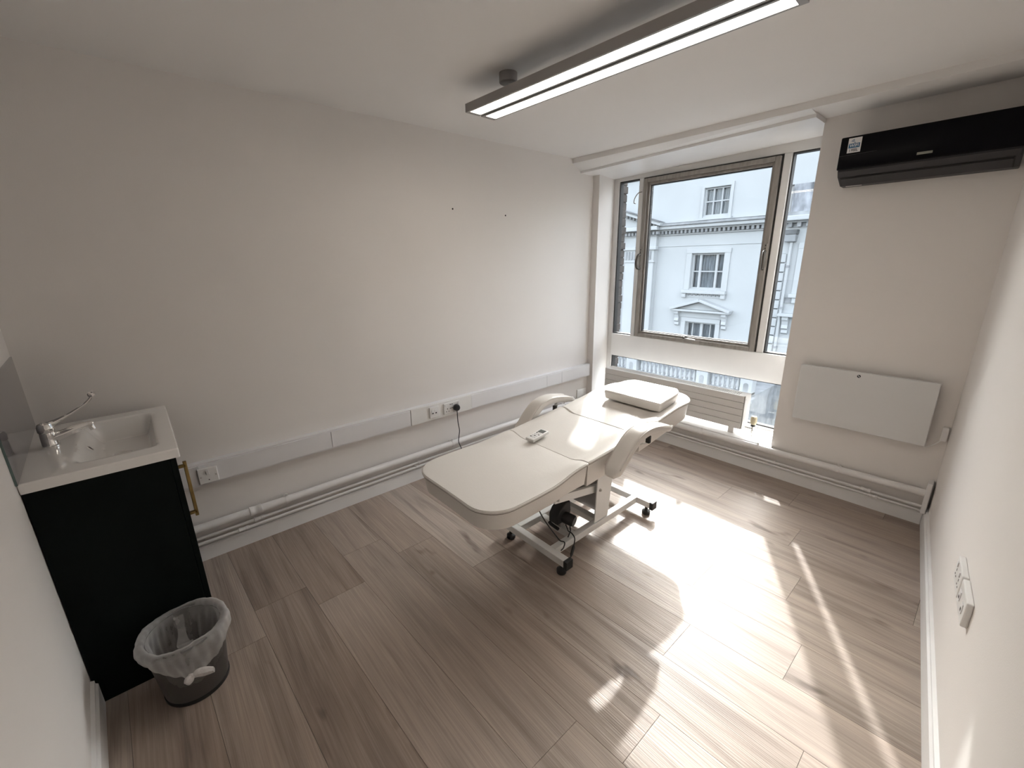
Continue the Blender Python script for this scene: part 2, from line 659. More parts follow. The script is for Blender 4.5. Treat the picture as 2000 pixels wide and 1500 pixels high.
# window wall: pier on the right, nib on the left, apron under the sill, lintel above
mb = MB()
mb.box((XG, D, 0), (xr(D) + 0.02, YO, HS))
mb.prism([(0, D), (0.070, D), (0.012, 4.06), (0.012, YO), (0, YO)], (0, 0, 0), (1, 0, 0), (0, 1, 0), (0, 0, 1), HS)
mb.box((0.0, D, 0), (XG, YO, SILL - 0.03))
mb.box((0.0, 4.052, HEAD + 0.043), (XG, YO, HS))
struct('wall_back', mb, M_WALL)
mb = MB()
mb.box((-0.14, -0.3, H), (3.2, YB, H + 0.1))
mb.box((-0.14, YB, HS), (3.2, YO, H + 0.1))
struct('ceiling', mb, M_CEIL)
# painted lining board at the head of the recess, running slightly out of level, with a sloping cove in front
ZL, ZR = 2.341, 2.384
XE = XG + 0.003
mb = MB()
secs = []
for x, zb in ((0.0, ZL), (XE, ZR)):
    secs.append([mb.bm.verts.new(p) for p in ((x, 4.05, zb), (x, 3.5535, zb), (x, 3.5535, zb + 0.018), (x, YB + 0.002, HS - 0.0005), (x, 4.05, HS))])
for k in range(5):
    mb.bm.faces.new((secs[0][k], secs[0][(k + 1) % 5], secs[1][(k + 1) % 5], secs[1][k]))
mb.bm.faces.new(secs[0])
mb.bm.faces.new(secs[1][::-1])
struct('trim_1', mb, M_GLOSS)
# sill board
mb = MB()
mb.box((0.012, D - 0.028, SILL - 0.03), (XG + 0.012, 4.052, SILL), 0.004)
struct('trim_2', mb, M_GLOSS)
# skirting boards
mb = MB()
mb.prism([(0, 0), (0.018, 0), (0.018, 0.080), (0.012, 0.088), (0, 0.088)], (0, 0.34, 0), (1, 0, 0), (0, 0, 1), (0, 1, 0), D - 0.34)
struct('baseboard_left', mb, M_GLOSS)
mb = MB()
mb.prism([(0, 0), (-0.020, 0), (-0.020, 0.082), (-0.012, 0.092), (0, 0.092)], (0.018, D, 0), (0, 1, 0), (0, 0, 1), (1, 0, 0), xr(D) - 0.036)
struct('baseboard_back', mb, M_GLOSS)
mb = MB()
e = Vector((TR, 1, 0)).normalized()
n = Vector((-1, TR, 0)).normalized()
ys = 0.16
mb.prism([(0, 0), (0.018, 0), (0.018, 0.098), (0.011, 0.105), (0.011, 0.118), (0, 0.122)], (xr(ys), ys, 0), n, (0, 0, 1), e, (D - ys) / e.y)
struct('baseboard_right', mb, M_GLOSS)
mb = MB()
e = Vector((1, NT, 0)).normalized()
n = Vector((-NT, 1, 0)).normalized()
mb.prism([(0, 0), (0.018, 0), (0.018, 0.098), (0.011, 0.105), (0.011, 0.118), (0, 0.122)], (0.745, yn(0.745), 0), n, (0, 0, 1), e, 2.25)
struct('baseboard_near', mb, M_GLOSS)
# small boxed riser where the pipes leave the room
mb = MB()
mb.box((xr(D) - 0.030, D - 0.075, 0.10), (xr(D) - 0.006, D, 0.30), 0.004)
struct('trim_3', mb, M_GLOSS)

# ------------------------------------------------------------------ window
win = bpy.data.objects.new('window_1', None)
COL.objects.link(win)
win.location = (0.9, 4.08, SILL)
win['kind'] = 'structure'
win['label'] = 'large window with central brown metal sash, white side lights and low pane'
F0, F1 = 4.045, 4.115


def part_box(name, a, b, m, parent, bev=0.0, **k):
    q = MB()
    q.box(a, b, bev)
    return obj(name, q, m, parent, **k)


ZT0, ZT1 = 0.635, 0.865     # white transom panel
part_box('jamb', (0.012, F0 + 0.006, SILL), (0.070, F1, HEAD + 0.042), M_FRAMEW, win, 0.003)
part_box('jamb', (1.748, F0 + 0.006, SILL), (1.770, F1, HEAD + 0.042), M_FRAMEW, win, 0.003)
part_box('head_rail', (0.070, F0 + 0.006, 2.312), (1.748, F1, HEAD + 0.042), M_FRAMEW, win, 0.003)
part_box('mullion', (0.292, F0, ZT1), (0.336, F1, 2.312), M_FRAMEW, win, 0.004)
part_box('mullion', (1.470, F0, ZT1), (1.520, F1, 2.312), M_FRAMEW, win, 0.004)
tp = part_box('transom_panel', (0.070, F0 - 0.006, ZT0), (1.748, F1, ZT1), M_GLOSS, win, 0.004)
part_box('bottom_rail', (0.070, F0, SILL), (1.748, F1, SILL + 0.018), M_FRAMEW, win, 0.003)


def frame_rect(name, x0, x1, z0, z1, w, y0, y1, m, parent, bev=0.002):
    q = MB()
    q.box((x0, y0, z0), (x0 + w, y1, z1), bev)
    q.box((x1 - w, y0, z0), (x1, y1, z1), bev)
    q.box((x0 + w, y0, z0), (x1 - w, y1, z0 + w), bev)
    q.box((x0 + w, y0, z1 - w), (x1 - w, y1, z1), bev)
    return obj(name, q, m, parent)


def pane(x0, x1, z0, z1, y, parent, name='pane'):
    q = MB()
    q.box((x0, y, z0), (x1, y + 0.005, z1))
    return obj(name, q, M_GLASS, parent)


# side lights and lower light: thin dark glazing bead plus pane
for x0, x1, z0, z1 in ((0.070, 0.292, ZT1, 2.312), (1.520, 1.748, ZT1, 2.312), (0.070, 1.748, SILL + 0.018, ZT0)):
    bd = frame_rect('glazing_bead', x0 + 0.0005, x1 - 0.0005, z0 + 0.0005, z1 - 0.0005, 0.009, 4.06, 4.112, M_SASHD, win, 0.0)
    pane(x0 + 0.0095, x1 - 0.0095, z0 + 0.0095, z1 - 0.0095, 4.085, bd)
# pivoting sash
gk = frame_rect('gasket', 0.337, 1.469, 0.866, 2.311, 0.012, 4.05, 4.11, M_SASHD, win, 0.0)
sash = frame_rect('sash', 0.350, 1.456, 0.868, 2.300, 0.034, 4.026, 4.10, M_SASH, win, 0.003)
frame_rect('sash_bead', 0.3845, 1.4215, 0.9025, 2.2655, 0.020, 4.044, 4.095, M_SASH, sash, 0.003)
frame_rect('sash_seal', 0.4050, 1.4010, 0.9230, 2.2450, 0.006, 4.060, 4.093, M_SASHD, sash, 0.0)
pane(0.4112, 1.3948, 0.9292, 2.2388, 4.078, sash)
for xx, sgn in ((0.366, 1), (1.440, -1)):
    q = MB()
    q.box((xx - 0.012, 4.018, 1.50), (xx + 0.012, 4.026, 1.70), 0.003)
    hp = obj('handle_plate', q, M_SASH, sash)
    q = MB()
    q.tube(bez([(xx, 4.022, 1.645), (xx - 0.006 * sgn, 3.99, 1.635), (xx - 0.012 * sgn, 3.972, 1.58), (xx - 0.010 * sgn, 3.985, 1.525), (xx, 4.020, 1.515)], 5), [0.007] + [0.0115] * 19 + [0.007], 10)
    obj('lever', q, M_BRONZE, hp, True)
    q = MB()
    for dz in (0.0, 0.022):
        q.cyl((xx, 4.019, 1.665 + dz), (xx, 4.016, 1.665 + dz), 0.004, n=8)
    obj('screw', q, M_HOLE, hp)
q = MB()
q.box((0.86, 4.005, 0.905), (0.90, 4.026, 0.935), 0.004)
q.box((0.872, 3.985, 0.912), (0.888, 4.01, 0.928), 0.003)
la = obj('latch', q, M_BRONZE, sash)
q = MB()
q.bar((0.885, 4.000, 0.915), (0.985, 3.985, 0.912), 0.012, 0.006, 0.001)
obj('latch_arm', q, M_STEELW, la)
q = MB()
q.tube(bez([(0.325, 4.045, 2.195), (0.300, 4.02, 2.185), (0.276, 4.005, 2.14), (0.268, 4.01, 2.105), (0.280, 4.02, 2.098)], 6), 0.004, 8)
obj('stay_hook', q, M_SASH, win, True)

# ------------------------------------------------------------------ left wall: trunking, plates, pipes
tz0, tz1 = 0.460, 0.585
tr_ = thing('cable_trunking', 'long white rectangular cable trunking along the left wall', 'trunking', (0.0, 2.0, tz0))
mb = MB()
mb.prism([(0, tz0), (0.044, tz0), (0.044, tz0 + 0.008), (0.040, tz0 + 0.010), (0.040, tz1 - 0.010), (0.044, tz1 - 0.008), (0.044, tz1), (0, tz1)], (0, 0.35, 0), (1, 0, 0), (0, 0, 1), (0, 1, 0), 3.725 - 0.35)
obj('trunking_base', mb, M_PVC, tr_)
M_PVC2 = mat('cream_pvc', (0.80, 0.79, 0.765), 0.35, var=0.012, scale=5)
cuts = [0.352, 0.431, 1.127, 1.690, 2.230, 3.098, 3.305, 3.722]
for i in range(len(cuts) - 1):
    q = MB()
    pr = 0.052 if i == 3 else 0.0488
    e0 = 0.006 if i == 3 else 0.0
    q.box((0.0402, cuts[i] + 0.0012, tz0 + 0.009 - e0), (pr, cuts[i + 1] - 0.0012, tz1 - 0.009 + e0), 0.0015)
    obj('trunking_lid', q, M_PVC2 if i == 3 else M_PVC, tr_)
q = MB()
q.box((0.0, 3.7222, tz0 - 0.001), (0.050, 3.727, tz1 + 0.001), 0.001)
obj('end_cap', q, M_PVC, tr_)


def plate_left(name, y0, y1, z0, z1, x0, label, cat, group=None):
    t = thing(name, label, cat, (x0, (y0 + y1) / 2, z0), group)
    q = MB()
    q.box((x0, y0, z0), (x0 + 0.011, y1, z1), 0.003)
    obj('faceplate', q, M_PLATE, t)
    return t


# switched spur at the sink end
t = plate_left('wall_switch', 0.424, 0.512, 0.472, 0.560, 0.0490, 'white single rocker switch plate on the trunking beside the sink cabinet', 'switch')
q = MB()
q.box((0.0600, 0.460, 0.522), (0.0640, 0.474, 0.546), 0.0015)
obj('rocker', q, M_PVC, t)
for yy, zz in ((0.434, 0.512), (0.502, 0.512)):
    q = MB()
    q.cyl((0.0598, yy, zz), (0.0606, yy, zz), 0.004, n=10)
    obj('screw', q, M_STEEL, t)
q = MB()
q.cyl((0.0598, 0.468, 0.491), (0.0604, 0.468, 0.491), 0.003, n=10)
obj('indicator', q, M_HOLE, t)
# data outlet
t = plate_left('data_outlet', 1.838, 1.920, 0.482, 0.566, 0.0522, 'square white data outlet with two shuttered ports on the trunking', 'outlet')
for yy in (1.862, 1.890):
    q = MB()
    q.box((0.0630, yy - 0.012, 0.513), (0.0665, yy + 0.012, 0.546), 0.0015)
    pt = obj('port_module', q, M_PVC, t)
    q = MB()
    q.box((0.0660, yy - 0.006, 0.515), (0.0668, yy + 0.006, 0.524))
    obj('port', q, M_ACG, pt)
# double socket with USB ports
t = plate_left('double_socket', 1.962, 2.108, 0.482, 0.568, 0.0522, 'white double power socket with USB ports on the trunking', 'socket')
for yc in (1.993, 2.068):
    for dy, dz, w, h in ((0, 0.021, 0.005, 0.010), (-0.011, 0.0, 0.008, 0.005), (0.011, 0.0, 0.008, 0.005)):
        q = MB()
        q.box((0.0631, yc + dy - w / 2, 0.502 + dz - h / 2), (0.0636, yc + dy + w / 2, 0.502 + dz + h / 2))
        obj('pin_slot', q, M_HOLE, t)
for yc in (2.020, 2.036):
    for zc in (0.523, 0.553):
        q = MB()
        q.box((0.0631, yc - 0.006, zc - 0.0025), (0.0636, yc + 0.006, zc + 0.0025))
        obj('usb_port', q, M_HOLE, t)
for yc in (1.976, 2.094):
    q = MB()
    q.box((0.0630, yc - 0.006, 0.543), (0.0665, yc + 0.006, 0.560), 0.001)
    obj('rocker', q, M_PVC, t)
# plug and cord
t = thing('power_plug', 'round black plug with thin black lead in the double socket', 'plug', (0.0637, 2.068, 0.50))
mb = MB()
mb.lathe((0.0637, 2.066, 0.520), [(0.020, 0.0), (0.0255, 0.004), (0.0255, 0.022), (0.021, 0.032), (0.010, 0.036)], 24, True, (1, 0, 0))
obj('plug_body', mb, M_BLACK, t, True)
mb = MB()
cord = bez([(0.083, 2.066, 0.505), (0.083, 2.066, 0.47), (0.080, 2.070, 0.40), (0.082, 2.078, 0.33), (0.083, 2.070, 0.28), (0.088, 2.062, 0.235), (0.105, 2.070, 0.19), (0.14, 2.085, 0.10), (0.22, 2.10, 0.02), (0.40, 2.12, 0.0042), (0.62, 2.06, 0.0042), (0.84, 1.98, 0.0042), (0.98, 1.98, 0.02), (1.05, 1.99, 0.09)], 7)
mb.tube(cord, [0.0065, 0.006] + [0.0034] * (len(cord) - 2), 8)
obj('cord', mb, M_BLACK, t, True)
# low blank plate by the window
t = plate_left('blank_plate', 3.585, 3.725, 0.235, 0.325, 0.0, 'white blank plate low on the left wall near the window nib', 'outlet')
for yy in (3.602, 3.708):
    q = MB()
    q.cyl((0.0108, yy, 0.28), (0.0116, yy, 0.28), 0.003, n=8)
    obj('screw', q, M_STEEL, t)


def pipe(name, label, p, q_, r, clips=(), couplers=(), wall='x'):
    t = thing(name, label, 'pipe', ((p[0] + q_[0]) / 2, (p[1] + q_[1]) / 2, p[2] - r))
    m = MB()
    m.cyl(p, q_, r, n=20)
    obj('tube', m, M_PIPE, t, True)
    d = (Vector(q_) - Vector(p)).normalized()
    for c in clips:
        pc = Vector(p) + d * (c - Vector(p).dot(d))
        m = MB()
        w = max(0.006, r * 0.42)
        m.cyl(pc - d * w, pc + d * w, r + 0.0035, n=20)
        back = Vector((-1, 0, 0)) if wall == 'x' else Vector((0, 1, 0))
        m.obox(pc + back * (r + 0.008), d, back, (0, 0, 1), (2 * w, 0.02, r * 1.3), 0.001)
        if r > 0.012:
            m.obox(pc + back * (-r * 0.2) + Vector((0, 0, r + 0.008)), d, back, (0, 0, 1), (1.4 * w, 0.007, 0.018), 0.001)
        obj('pipe_clip', m, M_PIPE, t, True)
    for c, ln, ex in couplers:
        pc = Vector(p) + d * (c - Vector(p).dot(d))
        m = MB()
        m.lathe(pc - d * ln / 2, [(r + 0.0005, 0), (r + ex, 0.002), (r + ex, ln * 0.3), (r + ex * 0.6, ln * 0.34), (r + ex * 0.6, ln * 0.66), (r + ex, ln * 0.7), (r + ex, ln - 0.002), (r + 0.0005, ln)], 20, True, d)
        obj('pipe_coupler', m, M_PIPE, t, True)
    return t


pipe('heating_pipe', 'fat white painted pipe along the left wall under the trunking', (0.046, 0.345, 0.218), (0.046, 3.71, 0.226), 0.0225, (0.820, 2.03, 3.35), ((0.650, 0.066, 0.004),))
pipe('supply_pipe', 'upper of two thin white pipes along the left wall above skirting', (0.034, 0.345, 0.152), (0.034, 3.71, 0.156), 0.0085, (1.73, 3.0), ((0.66, 0.055, 0.005),))
pipe('supply_pipe', 'lower of two thin white pipes along the left wall above skirting', (0.034, 0.345, 0.119), (0.034, 3.71, 0.123), 0.0085, (1.71, 3.0), ((0.575, 0.055, 0.0045),))
pipe('heating_pipe', 'fat white painted pipe along the window wall below the sill', (0.075, D - 0.046, 0.196), (xr(D) - 0.030, D - 0.046, 0.222), 0.0235, (1.27, 1.70, 2.2), (), 'y')
pipe('supply_pipe', 'upper of two thin white pipes along the window wall below the sill', (0.075, D - 0.034, 0.124), (xr(D) - 0.030, D - 0.034, 0.128), 0.0085, (1.82,), ((2.36, 0.055, 0.0045),), 'y')
pipe('supply_pipe', 'lower of two thin white pipes along the window wall below the sill', (0.075, D - 0.034, 0.098), (xr(D) - 0.030, D - 0.034, 0.100), 0.0075, (1.84,), ((2.40, 0.05, 0.0045),), 'y')
# two wall plugs
for yy, zz, lb in ((2.174, 1.965, 'small dark screw hole high on the left wall, further from the window'), (2.666, 1.947, 'small dark screw hole high on the left wall, nearer the window')):
    mb = MB()
    mb.lathe((0.0, yy, zz), [(0.006, 0.0), (0.006, 0.0022), (0.003, 0.0028), (0.0028, 0.001)], 12, True, (1, 0, 0))
    o = obj('wall_plug', mb, M_HOLE)
    recenter(o, (0, yy, zz))
    tag(o, lb, 'screw hole')

# ------------------------------------------------------------------ radiator in the recess
rad = thing('radiator', 'low off-white panel radiator standing on the window sill', 'radiator', (0.87, 3.84, SILL))
RX0, RX1, RY0, RY1, RZ0, RZ1 = 0.205, 1.530, 3.775, 3.895, 0.285, 0.562
mb = MB()
mb.box((RX0, RY0 + 0.012, RZ0), (RX1, RY1 - 0.001, RZ1 - 0.004), 0.002)
obj('body', mb, M_RAD, rad)
npan = 5
ph = (RZ1 - RZ0) / npan
for i in range(npan):
    q = MB()
    q.box((RX0, RY0, RZ0 + i * ph + 0.0012), (RX1 - 0.004, RY0 + 0.0122, RZ0 + (i + 1) * ph - 0.0012), 0.0022)
    obj('front_panel', q, M_RAD, rad)
q = MB()
q.box((RX1, RY0 + 0.004, RZ0 + 0.004), (RX1 + 0.006, RY1 - 0.002, RZ1 + 0.002), 0.002)
sp_ = obj('side_panel', q, M_RAD, rad)
for zz in (RZ0 + 0.03, RZ1 - 0.03):
    q = MB()
    q.cyl((RX1 + 0.006, RY0 + 0.018, zz), (RX1 + 0.0075, RY0 + 0.018, zz), 0.004, n=10)
    obj('screw', q, M_STEEL, sp_)
q = MB()
q.box((RX0, RY0 + 0.002, RZ1 - 0.004), (RX1, RY0 + 0.022, RZ1), 0.001)
q.box((RX0, RY1 - 0.02, RZ1 - 0.004), (RX1, RY1, RZ1), 0.001)
q.box((RX0, RY0 + 0.022, RZ1 - 0.004), (RX0 + 0.05, RY1 - 0.02, RZ1), 0.001)
q.box((RX1 - 0.05, RY0 + 0.022, RZ1 - 0.004), (RX1, RY1 - 0.02, RZ1), 0.001)
top = obj('top_frame', q, M_RAD, rad)
q = MB()
q.box((RX0 + 0.05, RY0 + 0.022, RZ1 - 0.0042), (RX1 - 0.05, RY1 - 0.02, RZ1 - 0.0036))
obj('top_void', q, M_DARKIN, rad)
q0 = MB()
q0.box((0, RY0 + 0.0225, RZ1 - 0.0034), (0.009, RY1 - 0.0205, RZ1 + 0.0002))
nb = 78
bar0 = obj('grille_bar', q0, M_RAD, rad)
xs = [RX0 + 0.054 + i * (RX1 - RX0 - 0.108) / (nb - 1) for i in range(nb)]
bar0.location.x = xs[0]
for x in xs[1:]:
    c = bar0.copy()
    COL.objects.link(c)
    c.location.x = x
for xx in (RX0 + 0.09, RX1 - 0.075):
    q = MB()
    q.box((xx - 0.022, RY0 + 0.006, SILL), (xx + 0.022, RY0 + 0.06, RZ0 + 0.004), 0.002)
    obj('leg', q, M_RAD, rad)
tv = thing('radiator_valve', 'ribbed yellowed thermostatic valve beside the radiator', 'valve', (1.600, 3.835, SILL))
vx, vy = 1.598, 3.835
mb = MB()
mb.lathe((vx, vy, 0), [(0.014, 0.333), (0.020, 0.338), (0.0215, 0.350), (0.0215, 0.392), (0.018, 0.400)], 24)
cap = obj('valve_cap', mb, M_CREAMY, tv, True)
q0 = MB()
q0.box((-0.0012, 0.0210, -0.020), (0.0012, 0.0232, 0.020))
for i in range(16):
    q = MB()
    a = i * math.pi / 8
    q.obox((vx + 0.0215 * math.cos(a), vy + 0.0215 * math.sin(a), 0.372), (math.cos(a), math.sin(a), 0), (-math.sin(a), math.cos(a), 0), (0, 0, 1), (0.003, 0.004, 0.036))
    obj('rib', q, M_CREAMY, cap)
mb = MB()
mb.lathe((vx, vy, 0), [(0.012, 0.316), (0.0165, 0.319), (0.0165, 0.332), (0.013, 0.334)], 20)
obj('collar', mb, M_BLACK, tv, True)
mb = MB()
mb.cyl((vx, vy, 0.285), (vx, vy, 0.318), 0.010, n=16)
mb.cyl((vx, vy, 0.298), (1.541, vy, 0.298), 0.008, n=14)
mb.lathe((vx, vy, 0.262), [(0.008, 0), (0.0125, 0.004), (0.0125, 0.020), (0.008, 0.024)], 6)
obj('valve_body', mb, M_STEEL, tv, True)
mb = MB()
mb.cyl((vx, vy, SILL), (vx, vy, 0.268), 0.0075, n=14)
obj('tail_pipe', mb, M_PIPE, tv, True)

# ------------------------------------------------------------------ panel heater, spur box
ht = thing('panel_heater', 'flat pale grey panel heater on the wall right of the window', 'heater', (2.229, D, 0.512))
mb = MB()
mb.box((1.885, D - 0.060, 0.512), (2.573, D - 0.030, 0.897), 0.004)
obj('panel', mb, M_HEAT, ht)
mb = MB()
mb.box((1.95, D - 0.031, 0.56), (2.51, D - 0.001, 0.85), 0.002)
obj('wall_bracket', mb, M_ACG, ht)
mb = MB()
mb.lathe((2.204, D - 0.0604, 0.872), [(0.0095, 0), (0.0095, 0.0016), (0.0068, 0.0016), (0.0068, 0.0002)], 20, True, (0, -1, 0))
dl = obj('control_dial', mb, M_INK, ht)
mb = MB()
mb.bar((2.199, D - 0.0615, 0.877), (2.209, D - 0.0615, 0.867), 0.003, 0.001, 0, (0, 1, 0))
obj('dial_mark', mb, M_STICK, dl)
mb = MB()
mb.tube(bez([(2.560, D - 0.040, 0.515), (2.575, D - 0.030, 0.504), (2.605, D - 0.020, 0.522), (2.632, D - 0.012, 0.560)], 6), 0.003, 8)
obj('cord', mb, M_PLATE, ht, True)
t = thing('spur_box', 'narrow white fused spur box in the corner beside the panel heater', 'outlet', (2.640, D, 0.555))
mb = MB()
mb.box((2.625, D - 0.024, 0.555), (2.653, D - 0.0003, 0.640), 0.003)
obj('faceplate', mb, M_PLATE, t)
mb = MB()
mb.box((2.632, D - 0.027, 0.585), (2.646, D - 0.0235, 0.612), 0.001)
obj('rocker', mb, M_PVC, t)

# ------------------------------------------------------------------ sockets on the right wall
EW = Vector((TR, 1, 0)).normalized()
NW = Vector((-1, TR, 0)).normalized()


def plate_right(name, yc, zc, w, h, label, cat, th=0.016):
    base = Vector((xr(yc), yc, zc))
    t = thing(name, label, cat, base - Vector((0, 0, h / 2)))
    q = MB()
    q.obox(base + NW * th / 2, EW, NW, (0, 0, 1), (w, th, h), 0.004)
    obj('faceplate', q, M_PLATE, t)
    return t, base


t, b0 = plate_right('double_socket', 2.338, 0.513, 0.146, 0.088, 'white double socket on the right wall, nearer the window', 'socket', 0.018)
for de in (-0.035, 0.035):
    q = MB()
    q.obox(b0 + EW * de + NW * 0.0195 + Vector((0, 0, 0.026)), EW, NW, (0, 0, 1), (0.012, 0.004, 0.018), 0.001)
    obj('rocker', q, M_PVC, t)
    for du, dz, w, h in ((0, 0.004, 0.005, 0.010), (-0.011, -0.017, 0.008, 0.005), (0.011, -0.017, 0.008, 0.005)):
        q = MB()
        q.obox(b0 + EW * (de + du) + NW * 0.0182 + Vector((0, 0, dz)), EW, NW, (0, 0, 1), (w, 0.0006, h))
        obj('pin_slot', q, M_HOLE, t)
t, b0 = plate_right('double_socket', 2.176, 0.517, 0.146, 0.088, 'white double data socket on the right wall, further from the window', 'socket', 0.018)
for de in (-0.035, 0.035):
    q = MB()
    q.obox(b0 + EW * de + NW * 0.0190, EW, NW, (0, 0, 1), (0.024, 0.003, 0.034), 0.001)
    pm = obj('port_module', q, M_PVC, t)
    q = MB()
    q.obox(b0 + EW * de + NW * 0.0207 + Vector((0, 0, -0.006)), EW, NW, (0, 0, 1), (0.012, 0.0006, 0.010))
    obj('port', q, M_HOLE, pm)

# ------------------------------------------------------------------ ceiling lamp
LA = 0.032
EL = Vector((1, LA, 0)).normalized()
NL = Vector((-LA, 1, 0)).normalized()
lamp = thing('linear_pendant_light', 'long grey twin linear light hung below the ceiling', 'ceiling light', (1.45, 1.89, 2.317))
lc = Vector((1.455, 1.843 + LA * 1.455, 2.317))
LL = 1.415
for s in (-1, 1):
    c = lc + NL * (0.0505 * s)
    q = MB()
    hw, hh = 0.0435, 0.038
    q.obox(c + Vector((0, 0, hh - 0.002)), EL, NL, (0, 0, 1), (LL, 2 * hw, 0.004))
    for e in (-1, 1):
        q.obox(c + NL * e * (hw - 0.0055) + Vector((0, 0, hh / 2 - 0.002)), EL, NL, (0, 0, 1), (LL, 0.011, hh - 0.004))
        q.obox(c + EL * e * (LL / 2 - 0.0125) + Vector((0, 0, hh / 2 - 0.002)), EL, NL, (0, 0, 1), (0.025, 2 * hw - 0.022, hh - 0.004))
    hs = obj('housing', q, M_LAMP, lamp)
    q = MB()
    q.obox(c + Vector((0, 0, 0.003)), EL, NL, (0, 0, 1), (LL - 0.050, 2 * hw - 0.022, 0.005))
    obj('diffuser', q, M_GLOW, hs)
q = MB()
q.obox(lc + Vector((0, 0, 0.022)), EL, NL, (0, 0, 1), (LL - 0.02, 0.0138, 0.024))
obj('spine', q, M_SASHD, lamp)
for de in (-0.492, 0.492):
    c = lc + EL * de
    q = MB()
    q.lathe((c.x, c.y, 2.408), [(0.040, 0), (0.043, 0.003), (0.043, 0.041)], 32)
    ro = obj('ceiling_rose', q, M_LAMP, lamp, True)
    q = MB()
    q.tube([(c.x, c.y, 2.334), (c.x, c.y, 2.364), (c.x, c.y, 2.372), (c.x, c.y, 2.392), (c.x, c.y, 2.400), (c.x, c.y, 2.410)], [0.0055, 0.0055, 0.002, 0.002, 0.005, 0.002], 12)
    obj('suspension_rod', q, M_STEEL, lamp, True)

# ------------------------------------------------------------------ air conditioner
ac = thing('air_conditioner', 'black wall air conditioner high on the window wall', 'air conditioner', (2.28, D, 2.0))
AX0, AX1 = 1.922, 2.636
YF = D - 0.200
prof = [(0.0, 2.004), (-0.02, 1.998), (-0.085, 2.000), (-0.168, 2.040), (-0.186, 2.066), (-0.186, 2.232), (-0.176, 2.244), (0.0, 2.246)]
mb = MB()
mb.prism([(a, b) for a, b in prof], (AX0 + 0.004, D, 0), (0, 1, 0), (0, 0, 1), (1, 0, 0), AX1 - AX0 - 0.008)
obj('casing', mb, M_ACG, ac, False, 0.005)
mb = MB()
mb.box((AX0, YF, 2.075), (AX1, D - 0.182, 2.243), 0.006, 3)
fp = obj('front_panel', mb, M_ACB, ac, True)
# louvre flap on the sloping lower front
p0, p1 = Vector((0, D - 0.089, 2.0000)), Vector((0, D - 0.1665, 2.0375))
d = (p1 - p0).normalized()
nn = Vector((0, -d.z, d.y)).normalized()
if nn.z > 0:
    nn = -nn
cc = (p0 + p1) / 2
mb = MB()
mb.obox((2.276, cc.y + nn.y * 0.003, cc.z + nn.z * 0.003), (1, 0, 0), d, nn, (0.668, 0.070, 0.008), 0.002)
lv = obj('louvre', mb, M_ACG, ac)
mb = MB()
mb.obox((2.276, cc.y + nn.y * 0.0002, cc.z + nn.z * 0.0002), (1, 0, 0), d, nn, (0.676, 0.080, 0.002))
obj('louvre_gap', mb, M_HOLE, ac)
mb = MB()
mb.obox((1.99, D - 0.065, 1.9988), (1, 0, 0), (0, 1, 0), (0, 0, 1), (0.075, 0.014, 0.002))
obj('rating_label', mb, M_STICK, ac)
mb = MB()
mb.bar((AX0 + 0.002, YF - 0.0004, 2.147), (AX0 + 0.17, YF - 0.0004, 2.150), 0.0012, 0.0022, 0, (0, 0, 1))
obj('accent_line', mb, M_ACG, ac)
# sticker
sx0, sx1, sz0, sz1 = 1.958, 2.018, 2.158, 2.233
mb = MB()
mb.box((sx0, YF - 0.0012, sz0), (sx1, YF - 0.0002, sz1))
st = obj('sticker', mb, M_STICK, fp)
mb = MB()
mb.box((sx0 + 0.004, YF - 0.0018, sz0 + 0.024), (sx1 - 0.006, YF - 0.0012, sz0 + 0.047), 0.0002)
obj('sticker_band', mb, M_STICKB, fp)
lettering('lettering', 'WIFI', 0.021, ((sx0 + sx1) / 2 - 0.001, YF - 0.0022, sz0 + 0.0355), (1, 0, 0), (0, 0, 1), M_STICK, fp, 0.0003, 0.0004, 0.98)
lettering('lettering', 'I FEEL', 0.0185, ((sx0 + sx1) / 2 - 0.001, YF - 0.0016, sz0 + 0.012), (1, 0, 0), (0, 0, 1), M_INK, fp, 0.0003, 0.0004, 0.85)
mb = MB()
wc = Vector((sx0 + 0.030, YF - 0.0016, sz0 + 0.051))
mb.lathe(wc, [(0.0026, -0.0003), (0.0026, 0.0003)], 12, True, (0, -1, 0))
for rr in (0.008, 0.0125, 0.017):
    pts = [wc + Vector((-rr * math.sin(a), 0, rr * math.cos(a))) for a in [math.radians(10 + 6 * i) for i in range(11)]]
    mb.tube(pts, 0.0012, 6)
obj('wifi_mark', mb, M_STICKB, fp)
mb = MB()
mb.box((2.262, YF - 0.0016, 2.098), (2.322, YF - 0.0002, 2.110), 0.0004)
bdg = obj('badge', mb, M_BADGE, fp)

# ------------------------------------------------------------------ sink unit
CX0, CX1 = 0.060, 0.7355
CYF = 0.352
ZB = 0.902


def near_prism(x0, x1, yfr, z0, z1, off=0.0):
    q = MB()
    q.prism([(x0, yn(x0) + off), (x1, yn(x1) + off), (x1, yfr), (x0, yfr)], (0, 0, z0), (1, 0, 0), (0, 1, 0), (0, 0, 1), z1 - z0)
    return q


